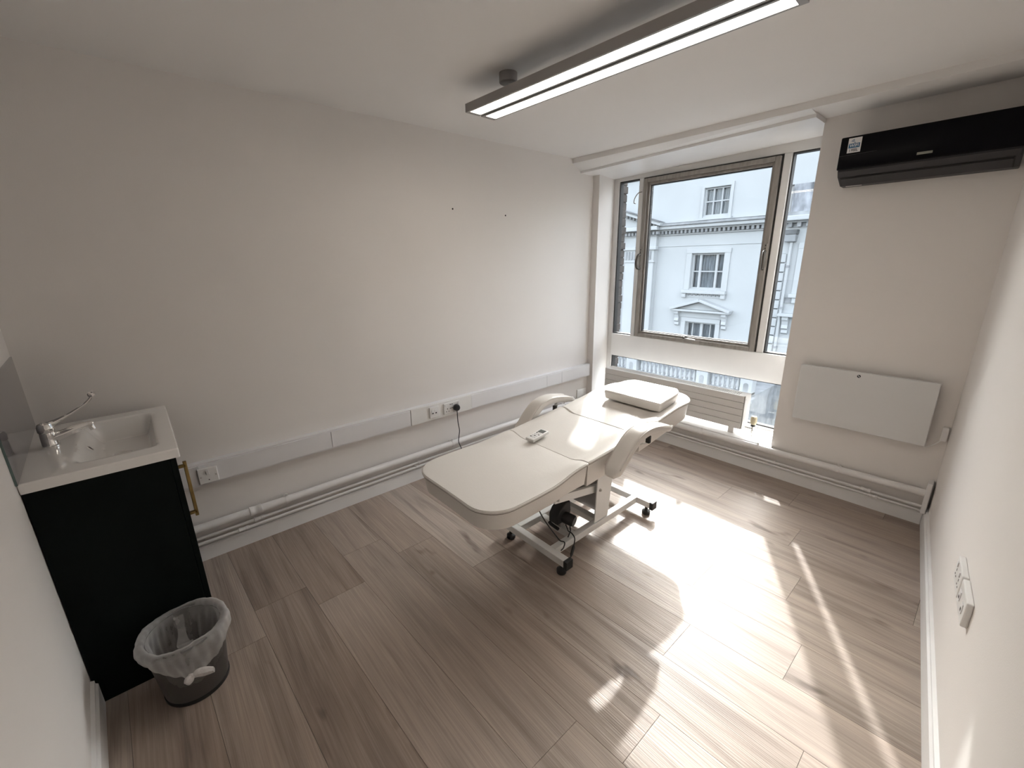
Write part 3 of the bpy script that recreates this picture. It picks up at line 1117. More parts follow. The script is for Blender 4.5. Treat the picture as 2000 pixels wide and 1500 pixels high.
cab = thing('sink_cabinet', 'near-black green bathroom cabinet under the white basin', 'cabinet', (0.40, 0.15, 0))
obj('carcass', near_prism(CX0 + 0.005, CX1 - 0.018, CYF - 0.020, 0.0, 0.845, 0.004), M_CAB, cab)
obj('side_panel', near_prism(CX1 - 0.0175, CX1, CYF - 0.020, 0.0, ZB, 0.003), M_CAB, cab, False, 0.001)
mb = MB()
mb.box((CX0 + 0.006, CYF - 0.019, 0.06), (CX1 - 0.001, CYF, ZB - 0.004), 0.002)
dr = obj('door', mb, M_CAB, cab)
mb = MB()
mb.box((CX1 - 0.045, CYF, 0.838), (CX1 - 0.033, CYF + 0.024, 0.850), 0.001)
mb.box((CX1 - 0.045, CYF, 0.632), (CX1 - 0.033, CYF + 0.024, 0.644), 0.001)
mb.box((CX1 - 0.045, CYF + 0.016, 0.620), (CX1 - 0.033, CYF + 0.028, 0.862), 0.002)
obj('handle', mb, M_BRASS, dr)

# basin: slab with a sunken rectangular bowl
bas = thing('wash_basin', 'white ceramic rectangular basin on the dark cabinet', 'sink', (0.40, 0.16, ZB))
BX0, BX1, BYF, BT = 0.050, 0.745, 0.366, 0.938


def basin_mesh():
    q = MB()
    bm = q.bm
    NX, NY = 60, 44
    ix0, ix1, iy0, iy1 = 0.135, 0.660, 0.070, 0.312
    dep = 0.085

    def hgt(x, y):
        # sloped walls, steep at the far and side ends, rounded corners, gentle near the tap
        dx = min(x - ix0, ix1 - x)
        dy0 = y - iy0
        dy1 = iy1 - y
        r = 0.035
        fx = max(0.0, min(1.0, dx / 0.055))
        f0 = max(0.0, min(1.0, dy0 / 0.060))
        f1 = max(0.0, min(1.0, dy1 / 0.042))
        sm = lambda t: t * t * (3 - 2 * t)
        f = sm(fx) * sm(f0) * sm(f1)
        return BT - dep * f - 0.004 * (f > 0) * 0
    xs_ = sorted(set([BX0 + (BX1 - BX0) * i / NX for i in range(NX + 1)]))
    V = []
    for j in range(NY + 1):
        row = []
        for x in xs_:
            y0 = yn(x) + 0.001
            y = y0 + (BYF - y0) * j / NY
            row.append(bm.verts.new((x, y, hgt(x, y))))
        V.append(row)
    for j in range(NY):
        for i in range(NX):
            bm.faces.new((V[j][i], V[j][i + 1], V[j + 1][i + 1], V[j + 1][i]))
    loop = V[0] + [V[j][NX] for j in range(1, NY + 1)] + V[NY][-2::-1] + [V[j][0] for j in range(NY - 1, 0, -1)]
    low = [bm.verts.new((v.co.x, v.co.y, ZB)) for v in loop]
    n_ = len(loop)
    for k in range(n_):
        bm.faces.new((loop[k], loop[(k + 1) % n_], low[(k + 1) % n_], low[k]))
    return q


obj('basin_slab', basin_mesh(), M_CERAM, bas, True, 0.005)
mb = MB()
mb.lathe((0.405, 0.1005, 0.905), [(0.012, 0), (0.013, 0.003), (0.0095, 0.004), (0.0085, 0.001)], 24, True, (0, 0.80, 0.6))
ov = obj('overflow_ring', mb, M_CHROME, bas, True)
mb = MB()
mb.lathe((0.405, 0.1018, 0.9068), [(0.008, 0), (0.008, 0.001)], 20, True, (0, 0.80, 0.6))
obj('overflow_hole', mb, M_HOLE, ov)
mb = MB()
mb.lathe((0.40, 0.19, BT - 0.085), [(0.030, 0.0), (0.030, 0.003), (0.024, 0.005), (0.006, 0.0065)], 24)
obj('waste', mb, M_CHROME, bas, True)

# tap
tx, ty = 0.385, 0.000
tap = thing('lever_tap', 'chrome mixer tap with long upswept lever on the basin', 'tap', (tx, ty, BT))
mb = MB()
mb.lathe((tx, ty, BT), [(0.026, 0), (0.027, 0.003), (0.0245, 0.012), (0.0235, 0.045), (0.0225, 0.060)], 28)
obj('tap_body', mb, M_CHROME, tap, True)
mb = MB()
sp1 = bez([(tx, ty + 0.004, BT + 0.034), (tx, ty + 0.040, BT + 0.043), (tx, ty + 0.085, BT + 0.056), (tx, ty + 0.118, BT + 0.063), (tx, ty + 0.128, BT + 0.060)], 6)
nsp = len(sp1)
mb.tube(sp1, [0.0185 - 0.007 * i / (nsp - 1) for i in range(nsp)], 16)
mb.cyl((tx, ty + 0.120, BT + 0.060), (tx, ty + 0.126, BT + 0.040), 0.0105, n=16)
obj('spout', mb, M_CHROME, tap, True)
mb = MB()
mb.lathe((tx, ty, BT), [(0.0225, 0.0605), (0.025, 0.064), (0.025, 0.082), (0.021, 0.094), (0.009, 0.099)], 28)
hd = obj('lever_head', mb, M_CHROME, tap, True)
mb = MB()
lv1 = bez([(tx, ty + 0.004, BT + 0.086), (tx, ty + 0.035, BT + 0.098), (tx, ty + 0.080, BT + 0.120), (tx, ty + 0.120, BT + 0.144), (tx, ty + 0.140, BT + 0.162), (tx, ty + 0.150, BT + 0.178)], 6)
nl = len(lv1)
mb.tube(lv1, [0.0135 - 0.0080 * min(1, i / (nl * 0.35)) for i in range(nl)], 12)
mb.lathe((tx, ty + 0.150, BT + 0.180), [(0.009, -0.004), (0.0135, 0.0), (0.0135, 0.004), (0.0085, 0.006), (0.0075, 0.001)], 18, True, (0.7, -0.35, 0.62))
obj('lever', mb, M_CHROME, hd, True)

# splashback
sb = thing('glass_splashback', 'grey glossy glass splashback behind the basin tap', 'splashback', (0.40, yn(0.40), BT + 0.001))
mb = MB()
mb.prism([(0.028, yn(0.028) + 0.0004), (0.757, yn(0.757) + 0.0004), (0.757, yn(0.757) + 0.0066), (0.028, yn(0.028) + 0.0066)], (0, 0, BT + 0.0012), (1, 0, 0), (0, 1, 0), (0, 0, 1), 0.312)
obj('glass_sheet', mb, M_SPLASH, sb)
mb = MB()
mb.prism([(0.757, yn(0.757) + 0.0004), (0.7585, yn(0.757) + 0.0004), (0.7585, yn(0.757) + 0.0066), (0.757, yn(0.757) + 0.0066)], (0, 0, BT + 0.0012), (1, 0, 0), (0, 1, 0), (0, 0, 1), 0.312)
obj('glass_edge', mb, M_GLASSEDGE, sb)

# ------------------------------------------------------------------ waste bin and its bag
BC = Vector((0.876, 0.247, 0))
HB, RB, RTP = 0.268, 0.104, 0.128
binn = thing('waste_bin', 'black wire mesh waste bin beside the dark cabinet', 'bin', BC)
mb = MB()
uvl = mb.bm.loops.layers.uv.new('UVMap')
NA, NZ = 64, 12
rows = []
for j in range(NZ + 1):
    t = j / NZ
    z = 0.014 + t * (HB - 0.024)
    r = RB + (RTP - RB) * t
    rows.append([mb.bm.verts.new(BC + Vector((r * math.cos(2 * math.pi * k / NA), r * math.sin(2 * math.pi * k / NA), z))) for k in range(NA)])
for j in range(NZ):
    for k in range(NA):
        f = mb.bm.faces.new((rows[j][k], rows[j][(k + 1) % NA], rows[j + 1][(k + 1) % NA], rows[j + 1][k]))
        for lo_, (uu, vv) in zip(f.loops, ((k, j), (k + 1, j), (k + 1, j + 1), (k, j + 1))):
            lo_[uvl].uv = (uu / NA * 230.0, vv / NZ * 66.0)
obj('mesh_wall', mb, M_MESH, binn, 'all')
mb = MB()
mb.lathe(BC, [(RB - 0.004, 0.0), (RB + 0.0015, 0.0), (RB + 0.003, 0.004), (RB + 0.003, 0.015), (RB - 0.001, 0.016), (RB - 0.002, 0.005), (0.02, 0.004)], 64)
obj('base', mb, M_BLACK, binn, True)
mb = MB()
pts = [BC + Vector((RTP * math.cos(a), RTP * math.sin(a), HB - 0.006)) for a in [2 * math.pi * k / 64 for k in range(65)]]
mb.tube(pts, 0.0042, 8, False)
obj('rim', mb, M_BLACK, binn, True)

bag = thing('bin_liner', 'translucent white plastic bag knotted over the mesh bin rim', 'bag', BC + Vector((0, 0, 0.02)))
KA = math.radians(-2)        # the knot faces into the room


def fold(a, z):
    return 0.5 * math.sin(9 * a + 7 * z) + 0.35 * math.sin(17 * a - 23 * z + 1.3) + 0.3 * math.sin(31 * a + 40 * z + 0.4)


def wrapd(a):
    return (a + math.pi) % (2 * math.pi) - math.pi


def skirt(i, j, N=128, MJ=16):
    a = 2 * math.pi * i / N
    t = j / (MJ - 1)
    dk = wrapd(a - KA)
    g = math.exp(-(dk / 0.55) ** 2)
    low = 0.060 + 0.016 * math.sin(2 * a + 0.6) + 0.045 * g
    if t < 0.3:                     # inside, rolling over the rim
        s = t / 0.3
        ang = math.pi * s
        r = RTP + 0.003 - 0.014 * math.cos(ang)
        z = HB - 0.004 + 0.016 * math.sin(ang) + 0.006 * math.sin(3 * a + 1) * math.sin(ang)
    else:
        s = (t - 0.3) / 0.7
        r = RTP + 0.017 + (0.006 * math.sin(math.pi * s)) - 0.009 * s + 0.010 * g * s
        z = HB - 0.004 - low * s
    r += 0.0052 * fold(a, z) * (0.35 + 0.65 * t) * (1.0 + 0.8 * g)
    a2 = a - dk * 0.30 * g * max(0, t - 0.3)
    x = BC.x + r * math.cos(a2)
    if x < CX1 + 0.004:
        x = CX1 + 0.004 + 0.02 * max(0.0, 0.15 - (CX1 + 0.004 - x)) * 0.1
    return Vector((x, BC.y + r * math.sin(a2), z))


mb = MB()
mb.grid(skirt, 128, 16, True)
obj('bag_cuff', mb, M_BAG, bag, 'all')


def inner(i, j, N=128, MJ=22):
    a = 2 * math.pi * i / N
    t = j / (MJ - 1)
    z = HB - 0.004 - 0.225 * t
    r = (RTP - 0.0125) - 0.022 * t - 0.018 * t * t - (0.05 * (t - 0.85) / 0.15 if t > 0.85 else 0)
    r += (0.0055 * fold(a, z * 0.7)) * min(1, t * 5) + 0.012 * math.sin(3 * a + 2) * math.sin(math.pi * t)
    return Vector((BC.x + r * math.cos(a), BC.y + r * math.sin(a), z))


mb = MB()
V = mb.grid(inner, 128, 22, True)
mb.bm.faces.new(V[-1])
obj('bag_lining', mb, M_BAG, bag, 'all')
# loose pleat standing across the mouth
mb = MB()


def pleat(i, j):
    u = i / 15
    v = j / 9
    return Vector((BC.x - 0.105 + 0.175 * u, BC.y - 0.028 + 0.055 * v * (0.5 + 0.5 * u) + 0.006 * math.sin(9 * u + 2 * v), HB - 0.015 - 0.085 * math.sin(math.pi * u) * (0.75 + 0.25 * v)))


mb.grid(pleat, 16, 10)
obj('bag_pleat', mb, M_BAG, bag, 'all')
M_BAGK = mat('bunched_bag_film', (0.55, 0.525, 0.51), 0.4, var=0.12, scale=60, bump=0.35, bscale=90)
kp = BC + Vector((math.cos(KA), math.sin(KA), 0)) * (RTP + 0.022) + Vector((0, 0, HB - 0.098))
mb = MB()
mb.lathe(kp, [(0.004, -0.014), (0.011, -0.008), (0.013, 0.0), (0.010, 0.009), (0.004, 0.014)], 14)
kn = obj('knot', mb, M_BAGK, bag, True)


def lobe(dirv, ln, w, droop):
    q = MB()
    dirv = Vector(dirv).normalized()
    side = dirv.cross(Vector((0, 0, 1))).normalized()
    upn = side.cross(dirv)

    def fn(i, j):
        a = 2 * math.pi * i / 16
        t = j / 10
        wr = w * (0.22 + 0.95 * math.sin(math.pi * (0.12 + 0.66 * t))) * (1 - 0.15 * t)
        return kp + dirv * (ln * t) + upn * (wr * math.sin(a) * 0.75 - droop * t * t) + side * (wr * 0.55 * math.cos(a) * (1 + 0.25 * math.sin(4 * a)))
    V_ = q.grid(fn, 16, 11, True)
    q.bm.faces.new(V_[0][::-1])
    q.bm.faces.new(V_[-1])
    return q


obj('bow_loop', lobe((0.30, 0.95, 0.10), 0.066, 0.021, 0.012), M_BAGK, bag, True)
obj('bow_tail', lobe((0.60, -0.65, -0.35), 0.028, 0.020, 0.002), M_BAGK, bag, True)

# ------------------------------------------------------------------ treatment bed
XB = 1.215
bed = thing('treatment_bed', 'cream vinyl treatment bed with armrests on a white steel base', 'treatment bed', (XB, 2.1, 0))


def smooth01(t):
    t = max(0.0, min(1.0, t))
    return t * t * (3 - 2 * t)


def pad(y0, y1, wfun, ztop, thick, bolster, crown=0.008, nu=28, nv=30, xoff=0.0):
    """upholstered pad: plan half-width wfun(y), top height ztop(y), side bolsters raised"""
    q = MB()
    bm = q.bm
    top_ = []
    for j in range(nv + 1):
        # denser rows near both ends for the rounded corners
        t = j / nv
        t = 0.5 - 0.5 * math.cos(math.pi * t)
        y = y0 + (y1 - y0) * t
        w = wfun(y)
        row = []
        for i in range(nu + 1):
            s = -math.cos(math.pi * i / nu)
            ed = smooth01((abs(s) - 0.62) / 0.30)
            z = ztop(y) + bolster(y) * ed + crown * (1 - s * s) * math.sin(math.pi * (0.12 + 0.76 * t))
            row.append(bm.verts.new((XB + xoff + s * w, y, z)))
        top_.append(row)
    for j in range(nv):
        for i in range(nu):
            bm.faces.new((top_[j][i], top_[j][i + 1], top_[j + 1][i + 1], top_[j + 1][i]))
    loop = top_[0] + [top_[j][nu] for j in range(1, nv + 1)] + top_[nv][-2::-1] + [top_[j][0] for j in range(nv - 1, 0, -1)]
    cx_, cy_ = XB + xoff, (y0 + y1) / 2
    low = []
    for v in loop:
        d_ = Vector((v.co.x - cx_, v.co.y - cy_))
        k = 1 - 0.014 / max(0.05, d_.length)
        low.append(bm.verts.new((cx_ + d_.x * k, cy_ + d_.y * k, ztop(v.co.y) - thick)))
    n_ = len(loop)
    for k in range(n_):
        bm.faces.new((loop[k], loop[(k + 1) % n_], low[(k + 1) % n_], low[k]))
    bm.faces.new(low[::-1])
    rim = [v.co.copy() for v in loop]
    return q, rim


def piping(rim, parent, r=0.0062, drop=0.0075):
    c = Vector((sum(p.x for p in rim) / len(rim), sum(p.y for p in rim) / len(rim), 0))
    pts = []
    for p in rim + [rim[0]]:
        if pts and (p - Vector((0, 0, drop)) - pts[-1]).length < 0.006:
            continue
        pts.append(p - Vector((0, 0, drop)))
    q = MB()
    q.tube(pts, r, 6, False)
    obj('piping', q, M_VINYL, parent, 'all')
    q = MB()
    q.tube([Vector((c.x + (p.x - c.x) * 1.001, c.y + (p.y - c.y) * 1.001, p.z - 0.0085)) for p in pts], 0.0022, 5, False)
    obj('seam', q, M_SEAM, parent, 'all')


# leg rest
LY0, LY1 = 1.242, 1.878


def w_leg(y):
    dd = y - LY0
    r = 0.135
    w = 0.305 + 0.010 * math.sin(math.pi * min(1, dd / 0.5)) - 0.010 * smooth01((y - 1.6) / 0.28)
    if dd < r:
        w -= r - math.sqrt(max(0, r * r - (r - dd) ** 2))
    return max(w, 0.03)


q, rim = pad(LY0, LY1, w_leg, lambda y: 0.612 + 0.004 * smooth01((y - 1.3) / 0.5), 0.098, lambda y: 0.020 * smooth01((y - 1.62) / 0.24), 0.007)
leg_pad = obj('leg_rest', q, M_VINYL, bed, 'all', 0.007)
piping(rim, leg_pad)
# seat
SY0, SY1 = 1.884, 2.322


def w_seat(y):
    return 0.293 + 0.004 * math.sin(math.pi * (y - SY0) / (SY1 - SY0))


q, rim = pad(SY0, SY1, w_seat, lambda y: 0.616 + 0.040 * max(0.0, (y - SY0) / (SY1 - SY0)) ** 1.2, 0.120, lambda y: 0.022, 0.006)
seat = obj('seat', q, M_VINYL, bed, 'all', 0.007)
piping(rim, seat)
# backrest
KY0, KY1 = 2.328, 2.975


def w_back(y):
    dd = KY1 - y
    r = 0.130
    w = 0.290 + 0.004 * math.sin(math.pi * (y - KY0) / (KY1 - KY0))
    if dd < r:
        w -= r - math.sqrt(max(0, r * r - (r - dd) ** 2))
    return max(w, 0.03)


ZBK = lambda y: 0.658 + 0.125 * (y - KY0)
q, rim = pad(KY0, KY1, w_back, ZBK, 0.112, lambda y: 0.022 * (1 - smooth01((y - 2.7) / 0.25)), 0.004, xoff=0.012)
back = obj('backrest', q, M_VINYL, bed, 'all', 0.007)
piping(rim, back)
# head pillow (a loose cushion lying on the backrest)
PX0, PX1, PY0, PY1 = 1.062, 1.482, 2.592, 2.870
mb = MB()
poly = [(PX0, PY0), (PX1, PY0)]
r = 0.11
for k in range(9):
    a = math.radians(90 * k / 8)
    poly.append((PX1 - r * 0.55 + r * 0.55 * math.cos(a), PY1 - r + r * math.sin(a)))
for k in range(9):
    a = math.radians(90 + 90 * k / 8)
    poly.append((PX0 + r * 0.9 + r * 0.9 * math.cos(a), PY1 - r + r * math.sin(a)))
bmx = mb.bm
ztp = lambda y: ZBK(y) + 0.062 + 0.02
lo_ = [bmx.verts.new((a + (0.006 if a < 1.25 else -0.006), b + (0.006 if b < 2.7 else -0.006), ZBK(b) + 0.0155)) for a, b in poly]
hi_ = [bmx.verts.new((a, b, ZBK(b) + 0.074)) for a, b in poly]
bmx.faces.new(lo_[::-1])
bmx.faces.new(hi_)
for k in range(len(poly)):
    bmx.faces.new((lo_[k], lo_[(k + 1) % len(poly)], hi_[(k + 1) % len(poly)], hi_[k]))
pil = obj('head_cushion', mb, M_VINYL, None, True, 0.012)
recenter(pil, (1.27, 2.73, ZBK(2.73) + 0.012))
tag(pil, 'small cream head cushion lying on the treatment bed backrest', 'cushion')
# armrests
for sgn, nm in ((1, 'armrest'), (-1, 'armrest')):
    path = bez([(0, 1.985, 0.545), (0, 2.050, 0.600), (0, 2.115, 0.662), (0, 2.185, 0.708), (0, 2.275, 0.722), (0, 2.390, 0.705), (0, 2.520, 0.672)], 6)
    n_ = len(path)
    q = MB()
    bm = q.bm
    rings = []
    for i, p in enumerate(path):
        d_ = (path[min(i + 1, n_ - 1)] - path[max(i - 1, 0)]).normalized()
        nrm = Vector((0, -d_.z, d_.y))
        t = i / (n_ - 1)
        hw = 0.046 * (0.55 + 0.45 * min(1, min(t, 1 - t) / 0.07))
        hh = 0.026 * (0.5 + 0.5 * min(1, min(t, 1 - t) / 0.06)) * (1.0 if t < 0.5 else 1.0 - 0.35 * (t - 0.5) / 0.5)
        xc_ = XB + sgn * (0.352 + 0.012 * t)
        ring = []
        for k in range(20):
            a = 2 * math.pi * k / 20
            ca, sa = math.cos(a), math.sin(a)
            sx_ = math.copysign(abs(ca) ** 0.45, ca)
            sz_ = math.copysign(abs(sa) ** 0.45, sa)
            ring.append(bm.verts.new(Vector((xc_, 0, 0)) + Vector((sx_ * hw, p.y, p.z)) + nrm * sz_ * hh))
        rings.append(ring)
    for a_, b_ in zip(rings, rings[1:]):
        for k in range(20):
            bm.faces.new((a_[k], a_[(k + 1) % 20], b_[(k + 1) % 20], b_[k]))
    bm.faces.new(rings[0][::-1])
    bm.faces.new(rings[-1])
    ar = obj('armrest', q, M_VINYL, bed, True)
    for e in (-1, 1):
        q = MB()
        pp = []
        for i in range(3, n_ - 2):
            v = rings_co = None
            p = path[i]
            d_ = (path[i + 1] - path[i - 1]).normalized()
            nrm = Vector((0, -d_.z, d_.y))
            t = i / (n_ - 1)
            pp.append(Vector((XB + sgn * (0.352 + 0.012 * t) + e * 0.0455, p.y, p.z)) + nrm * 0.018)
        q.tube(pp, 0.003, 6)
        obj('piping', q, M_VINYL, ar, 'all')
    q = MB()
    q.bar((XB + sgn * 0.285, 2.345, 0.590), (XB + sgn * 0.352, 2.345, 0.622), 0.026, 0.006, 0.001)
    q.bar((XB + sgn * 0.352, 2.345, 0.618), (XB + sgn * 0.352, 2.345, 0.682), 0.026, 0.006, 0.001, (1, 0, 0))
    ab = obj('armrest_bracket', q, M_STEELW, ar)
    q = MB()
    q.box((XB + sgn * 0.352 - 0.012, 2.322, 0.625), (XB + sgn * 0.352 + 0.012, 2.342, 0.668), 0.003)
    obj('bracket_cover', q, M_BLACK, ab)
# under frame
for xx in (XB - 0.17, XB + 0.17):
    q = MB()
    q.box((xx - 0.015, 1.60, 0.474), (xx + 0.015, 2.32, 0.495), 0.002)
    obj('top_rail', q, M_STEELW, bed)
q = MB()
q.bar((XB + 0.17, 2.34, 0.528), (XB + 0.17, 2.80, 0.590), 0.03, 0.02, 0.002)
q.bar((XB - 0.17, 2.34, 0.528), (XB - 0.17, 2.80, 0.590), 0.03, 0.02, 0.002)
obj('back_frame', q, M_STEELW, bed)
q = MB()
q.box((XB - 0.20, 1.90, 0.474), (XB + 0.20, 1.93, 0.4945), 0.002)
q.box((XB - 0.20, 2.28, 0.474), (XB + 0.20, 2.31, 0.4945), 0.002)
obj('cross_rail', q, M_STEELW, bed)
# base: two cross bars on feet, two long rails, two ties
BZ0, BZ1 = 0.058, 0.100
FXL, FXR = 0.985, 1.482
for yy in (1.782, 2.600):
    q = MB()
    q.box((FXL + 0.012, yy - 0.021, BZ0), (FXR - 0.012, yy + 0.021, BZ1), 0.003)
    cb = obj('cross_bar', q, M_STEELW, bed)
    for xx, s in ((FXL, -1), (FXR, 1)):
        q = MB()
        q.box((xx - 0.012, yy - 0.025, BZ0 - 0.004), (xx + 0.012, yy + 0.025, BZ1 + 0.004), 0.002)
        obj('end_cap', q, M_RUBBER, cb)
        q = MB()
        fx = xx - s * 0.045
        q.lathe((fx, yy, 0), [(0.024, 0.0), (0.026, 0.004), (0.026, 0.022), (0.014, 0.030), (0.010, 0.032), (0.010, BZ0)], 20)
        obj('levelling_foot', q, M_RUBBER, cb, True)
for xx in (XB - 0.140, XB + 0.140):
    q = MB()
    q.box((xx - 0.020, 1.8035, BZ0), (xx + 0.020, 2.5785, BZ1), 0.003)
    obj('long_rail', q, M_STEELW, bed)
for yy in (1.985, 2.205):
    q = MB()
    q.box((XB - 0.1195, yy - 0.020, BZ0), (XB + 0.1195, yy + 0.020, BZ1 - 0.002), 0.003)
    obj('tie_bar', q, M_STEELW, bed)
# lifting column: tapered side plates with a back plate
for xx in (XB - 0.150, XB + 0.150):
    q = MB()
    q.prism([(2.145, 0.101), (2.270, 0.101), (2.300, 0.32), (2.300, 0.4735), (2.165, 0.4735)], (xx - 0.004, 0, 0), (0, 1, 0), (0, 0, 1), (1, 0, 0), 0.008)
    pl_ = obj('column_plate', q, M_STEELW, bed, False, 0.0015)
    sg = 1 if xx > XB else -1
    q = MB()
    q.lathe((xx + sg * 0.004, 2.185, 0.305), [(0.011, 0), (0.011, 0.003), (0.007, 0.003), (0.007, 0.010), (0.003, 0.011)], 6, True, (sg, 0, 0))
    obj('bolt', q, M_STEEL, pl_)
q = MB()
q.box((XB - 0.1458, 2.255, 0.101), (XB + 0.1458, 2.262, 0.473))
obj('column_back', q, M_LAMP, bed)
for xx in (XB - 0.118, XB + 0.118):
    q = MB()
    q.bar((xx, 1.830, 0.372), (xx, 2.250, 0.290), 0.022, 0.045, 0.002)
    la_ = obj('lift_arm', q, M_STEELW, bed)
    sg = 1 if xx > XB else -1
    q = MB()
    q.lathe((xx + sg * 0.011, 1.848, 0.366), [(0.012, 0), (0.012, 0.003), (0.007, 0.003), (0.007, 0.010), (0.003, 0.011)], 6, True, (sg, 0, 0))
    obj('bolt', q, M_STEEL, la_)
    q = MB()
    q.prism([(1.820, 0.345), (1.876, 0.345), (1.90, 0.474), (1.84, 0.474)], (xx - sg * 0.016 - 0.003, 0, 0), (0, 1, 0), (0, 0, 1), (1, 0, 0), 0.006)
    obj('bracket', q, M_STEELW, la_)
# actuator motor
q = MB()
q.prism([(-0.055, -0.045), (0.040, -0.045), (0.060, 0.010), (0.052, 0.075), (0.020, 0.075), (-0.030, 0.045), (-0.055, 0.010)], (XB - 0.015, 1.985, 0.178), (0, 1, 0), (0, 0, 1), (1, 0, 0), 0.070)
mo = obj('actuator_housing', q, M_BLACK, bed, True, 0.006)
q = MB()
q.lathe((XB + 0.020, 1.985, 0.165), [(0.030, 0.0), (0.034, 0.004), (0.034, 0.088), (0.029, 0.098)], 24, True, (1, 0.25, -0.12))
obj('actuator_motor', q, M_BLACK, mo, True)
q = MB()
q.cyl((XB + 0.01, 2.02, 0.235), (XB + 0.01, 2.20, 0.42), 0.014, n=16)
obj('actuator_rod', q, M_STEEL, mo, True)
q = MB()
q.box((XB - 0.005, 1.965, 0.100), (XB + 0.045, 2.005, 0.133), 0.003)
obj('actuator_clevis', q, M_LAMP, mo)
q = MB()
q.tube(bez([(XB - 0.02, 1.940, 0.118), (XB + 0.0, 1.938, 0.112), (XB + 0.055, 1.936, 0.108)], 4), 0.010, 12)
obj('plug_connector', q, M_BLACK, bed, True)
# cables
cbl = [
    [(XB + 0.03, 1.66, 0.505), (1.33, 1.690, 0.44), (1.315, 1.735, 0.34), (1.305, 1.800, 0.23), (1.325, 1.860, 0.128), (1.352, 1.862, 0.112), (1.385, 1.862, 0.118), (1.402, 1.835, 0.108), (1.405, 1.812, 0.104)],
    [(XB + 0.06, 1.990, 0.128), (1.305, 1.975, 0.112), (1.33, 1.955, 0.118), (1.365, 1.945, 0.125), (1.395, 1.935, 0.112), (1.405, 1.915, 0.075), (1.418, 1.880, 0.040), (1.440, 1.840, 0.030), (1.462, 1.815, 0.045), (1.470, 1.808, 0.070)],
    [(XB + 0.09, 1.990, 0.150), (1.32, 1.985, 0.110), (1.335, 1.965, 0.108), (1.355, 1.925, 0.106)],
]
for c in cbl:
    q = MB()
    q.tube(bez(c, 7), 0.0034, 8)
    obj('cable', q, M_BLACK, bed, True)
q = MB()
q.tube([(1.404, 1.918, 0.082), (1.406, 1.914, 0.074), (1.416, 1.886, 0.046), (1.420, 1.878, 0.040)], [0.005, 0.0085, 0.0085, 0.005], 12)
obj('inline_connector', q, M_BLACK, bed, True)

# remote handset on the seat
rm = thing('remote_control', 'small off-white remote control lying on the bed seat', 'remote', (1.108, 1.935, 0.632))
rc = Vector((1.106, 1.928, 0.6440))
ed_ = Vector((-0.10, 0.99, 0.075)).normalized()
nz_ = Vector((0.02, -0.075, 1)).normalized()
exr = ed_.cross(nz_).normalized()
nz_ = exr.cross(ed_)
q = MB()
q.obox(rc, exr, ed_, nz_, (0.060, 0.140, 0.018), 0.005, 3)
bdy = obj('casing', q, M_PLATE, rm, True)
q = MB()
q.obox(rc + ed_ * 0.042 + nz_ * 0.0092, exr, ed_, nz_, (0.042, 0.034, 0.0012), 0.0003)
obj('display', q, M_LCD, rm)
for i in range(3):
    for j in range(4):
        q = MB()
        q.obox(rc + exr * (-0.014 + 0.014 * i) + ed_ * (0.014 - 0.018 * j) + nz_ * 0.0095, exr, ed_, nz_, (0.009, 0.007, 0.002), 0.0005)
        obj('button', q, M_ACG if (i + j) % 3 == 0 else M_HEAT, rm)

# ------------------------------------------------------------------ street and house opposite
mb = MB()
mb.box((-40, YO + 0.05, -9.2), (30, 40, -9.0))
struct('ground', mb, M_ASPHALT)
# brick pier of this house just outside the window
pier = thing('brick_pier', 'dark rough brick edge outside the left side light', 'brick pier', (-0.1, YO + 0.08, 0.3))
mb = MB()
mb.box((-0.40, YO + 0.001, -1.0), (0.030, YO + 0.10, 2.9))
obj('mortar_core', mb, M_BRICK, pier)
nb_ = 0
z = 0.2
while z < 2.6:
    xe = 0.040 + random.uniform(-0.007, 0.008)
    q = MB()
    q.box((xe - 0.2 - (0.05 if nb_ % 2 else 0), YO + 0.0015, z), (xe, YO + 0.104, z + 0.064), 0.003)
    obj('brick', q, M_BRICK, pier)
    z += 0.075
    nb_ += 1

FY = 20.0
hs_ = thing('opposite_house', 'white stucco house across the street with cornice and pilaster', 'building', (-6.5, FY, -9.0))


def fbox(name, x0, x1, z0, z1, y0, y1, m=M_STUCCO, parent=None, bev=0.0, kind=None):
    q = MB()
    q.box((x0, y0, z0), (x1, y1, z1), bev)
    return obj(name, q, m, hs_ if parent is None else parent, kind=kind)


# main wall split around the window openings (upper window, lower window)
UW = (-7.10, -5.655, 0.26, 1.815)
LW_ = (-7.10, -5.690, -3.1, -1.28)
q = MB()
for a, b in (((-22.0, FY, -9.0), (UW[0], FY + 0.4, 3.2)), ((UW[1], FY, -9.0), (-3.55, FY + 0.4, 3.2)), ((UW[0], FY, UW[3]), (UW[1], FY + 0.4, 3.2)), ((UW[0], FY, LW_[3]), (UW[1], FY + 0.4, UW[2])), ((UW[0], FY, -9.0), (UW[1], FY + 0.4, LW_[2]))):
    q.box(a, b)
q.box((-22.0, FY + 1.6, -9.0), (-3.55, FY + 1.7, 6.4))
obj('facade', q, M_STUCCO, hs_)
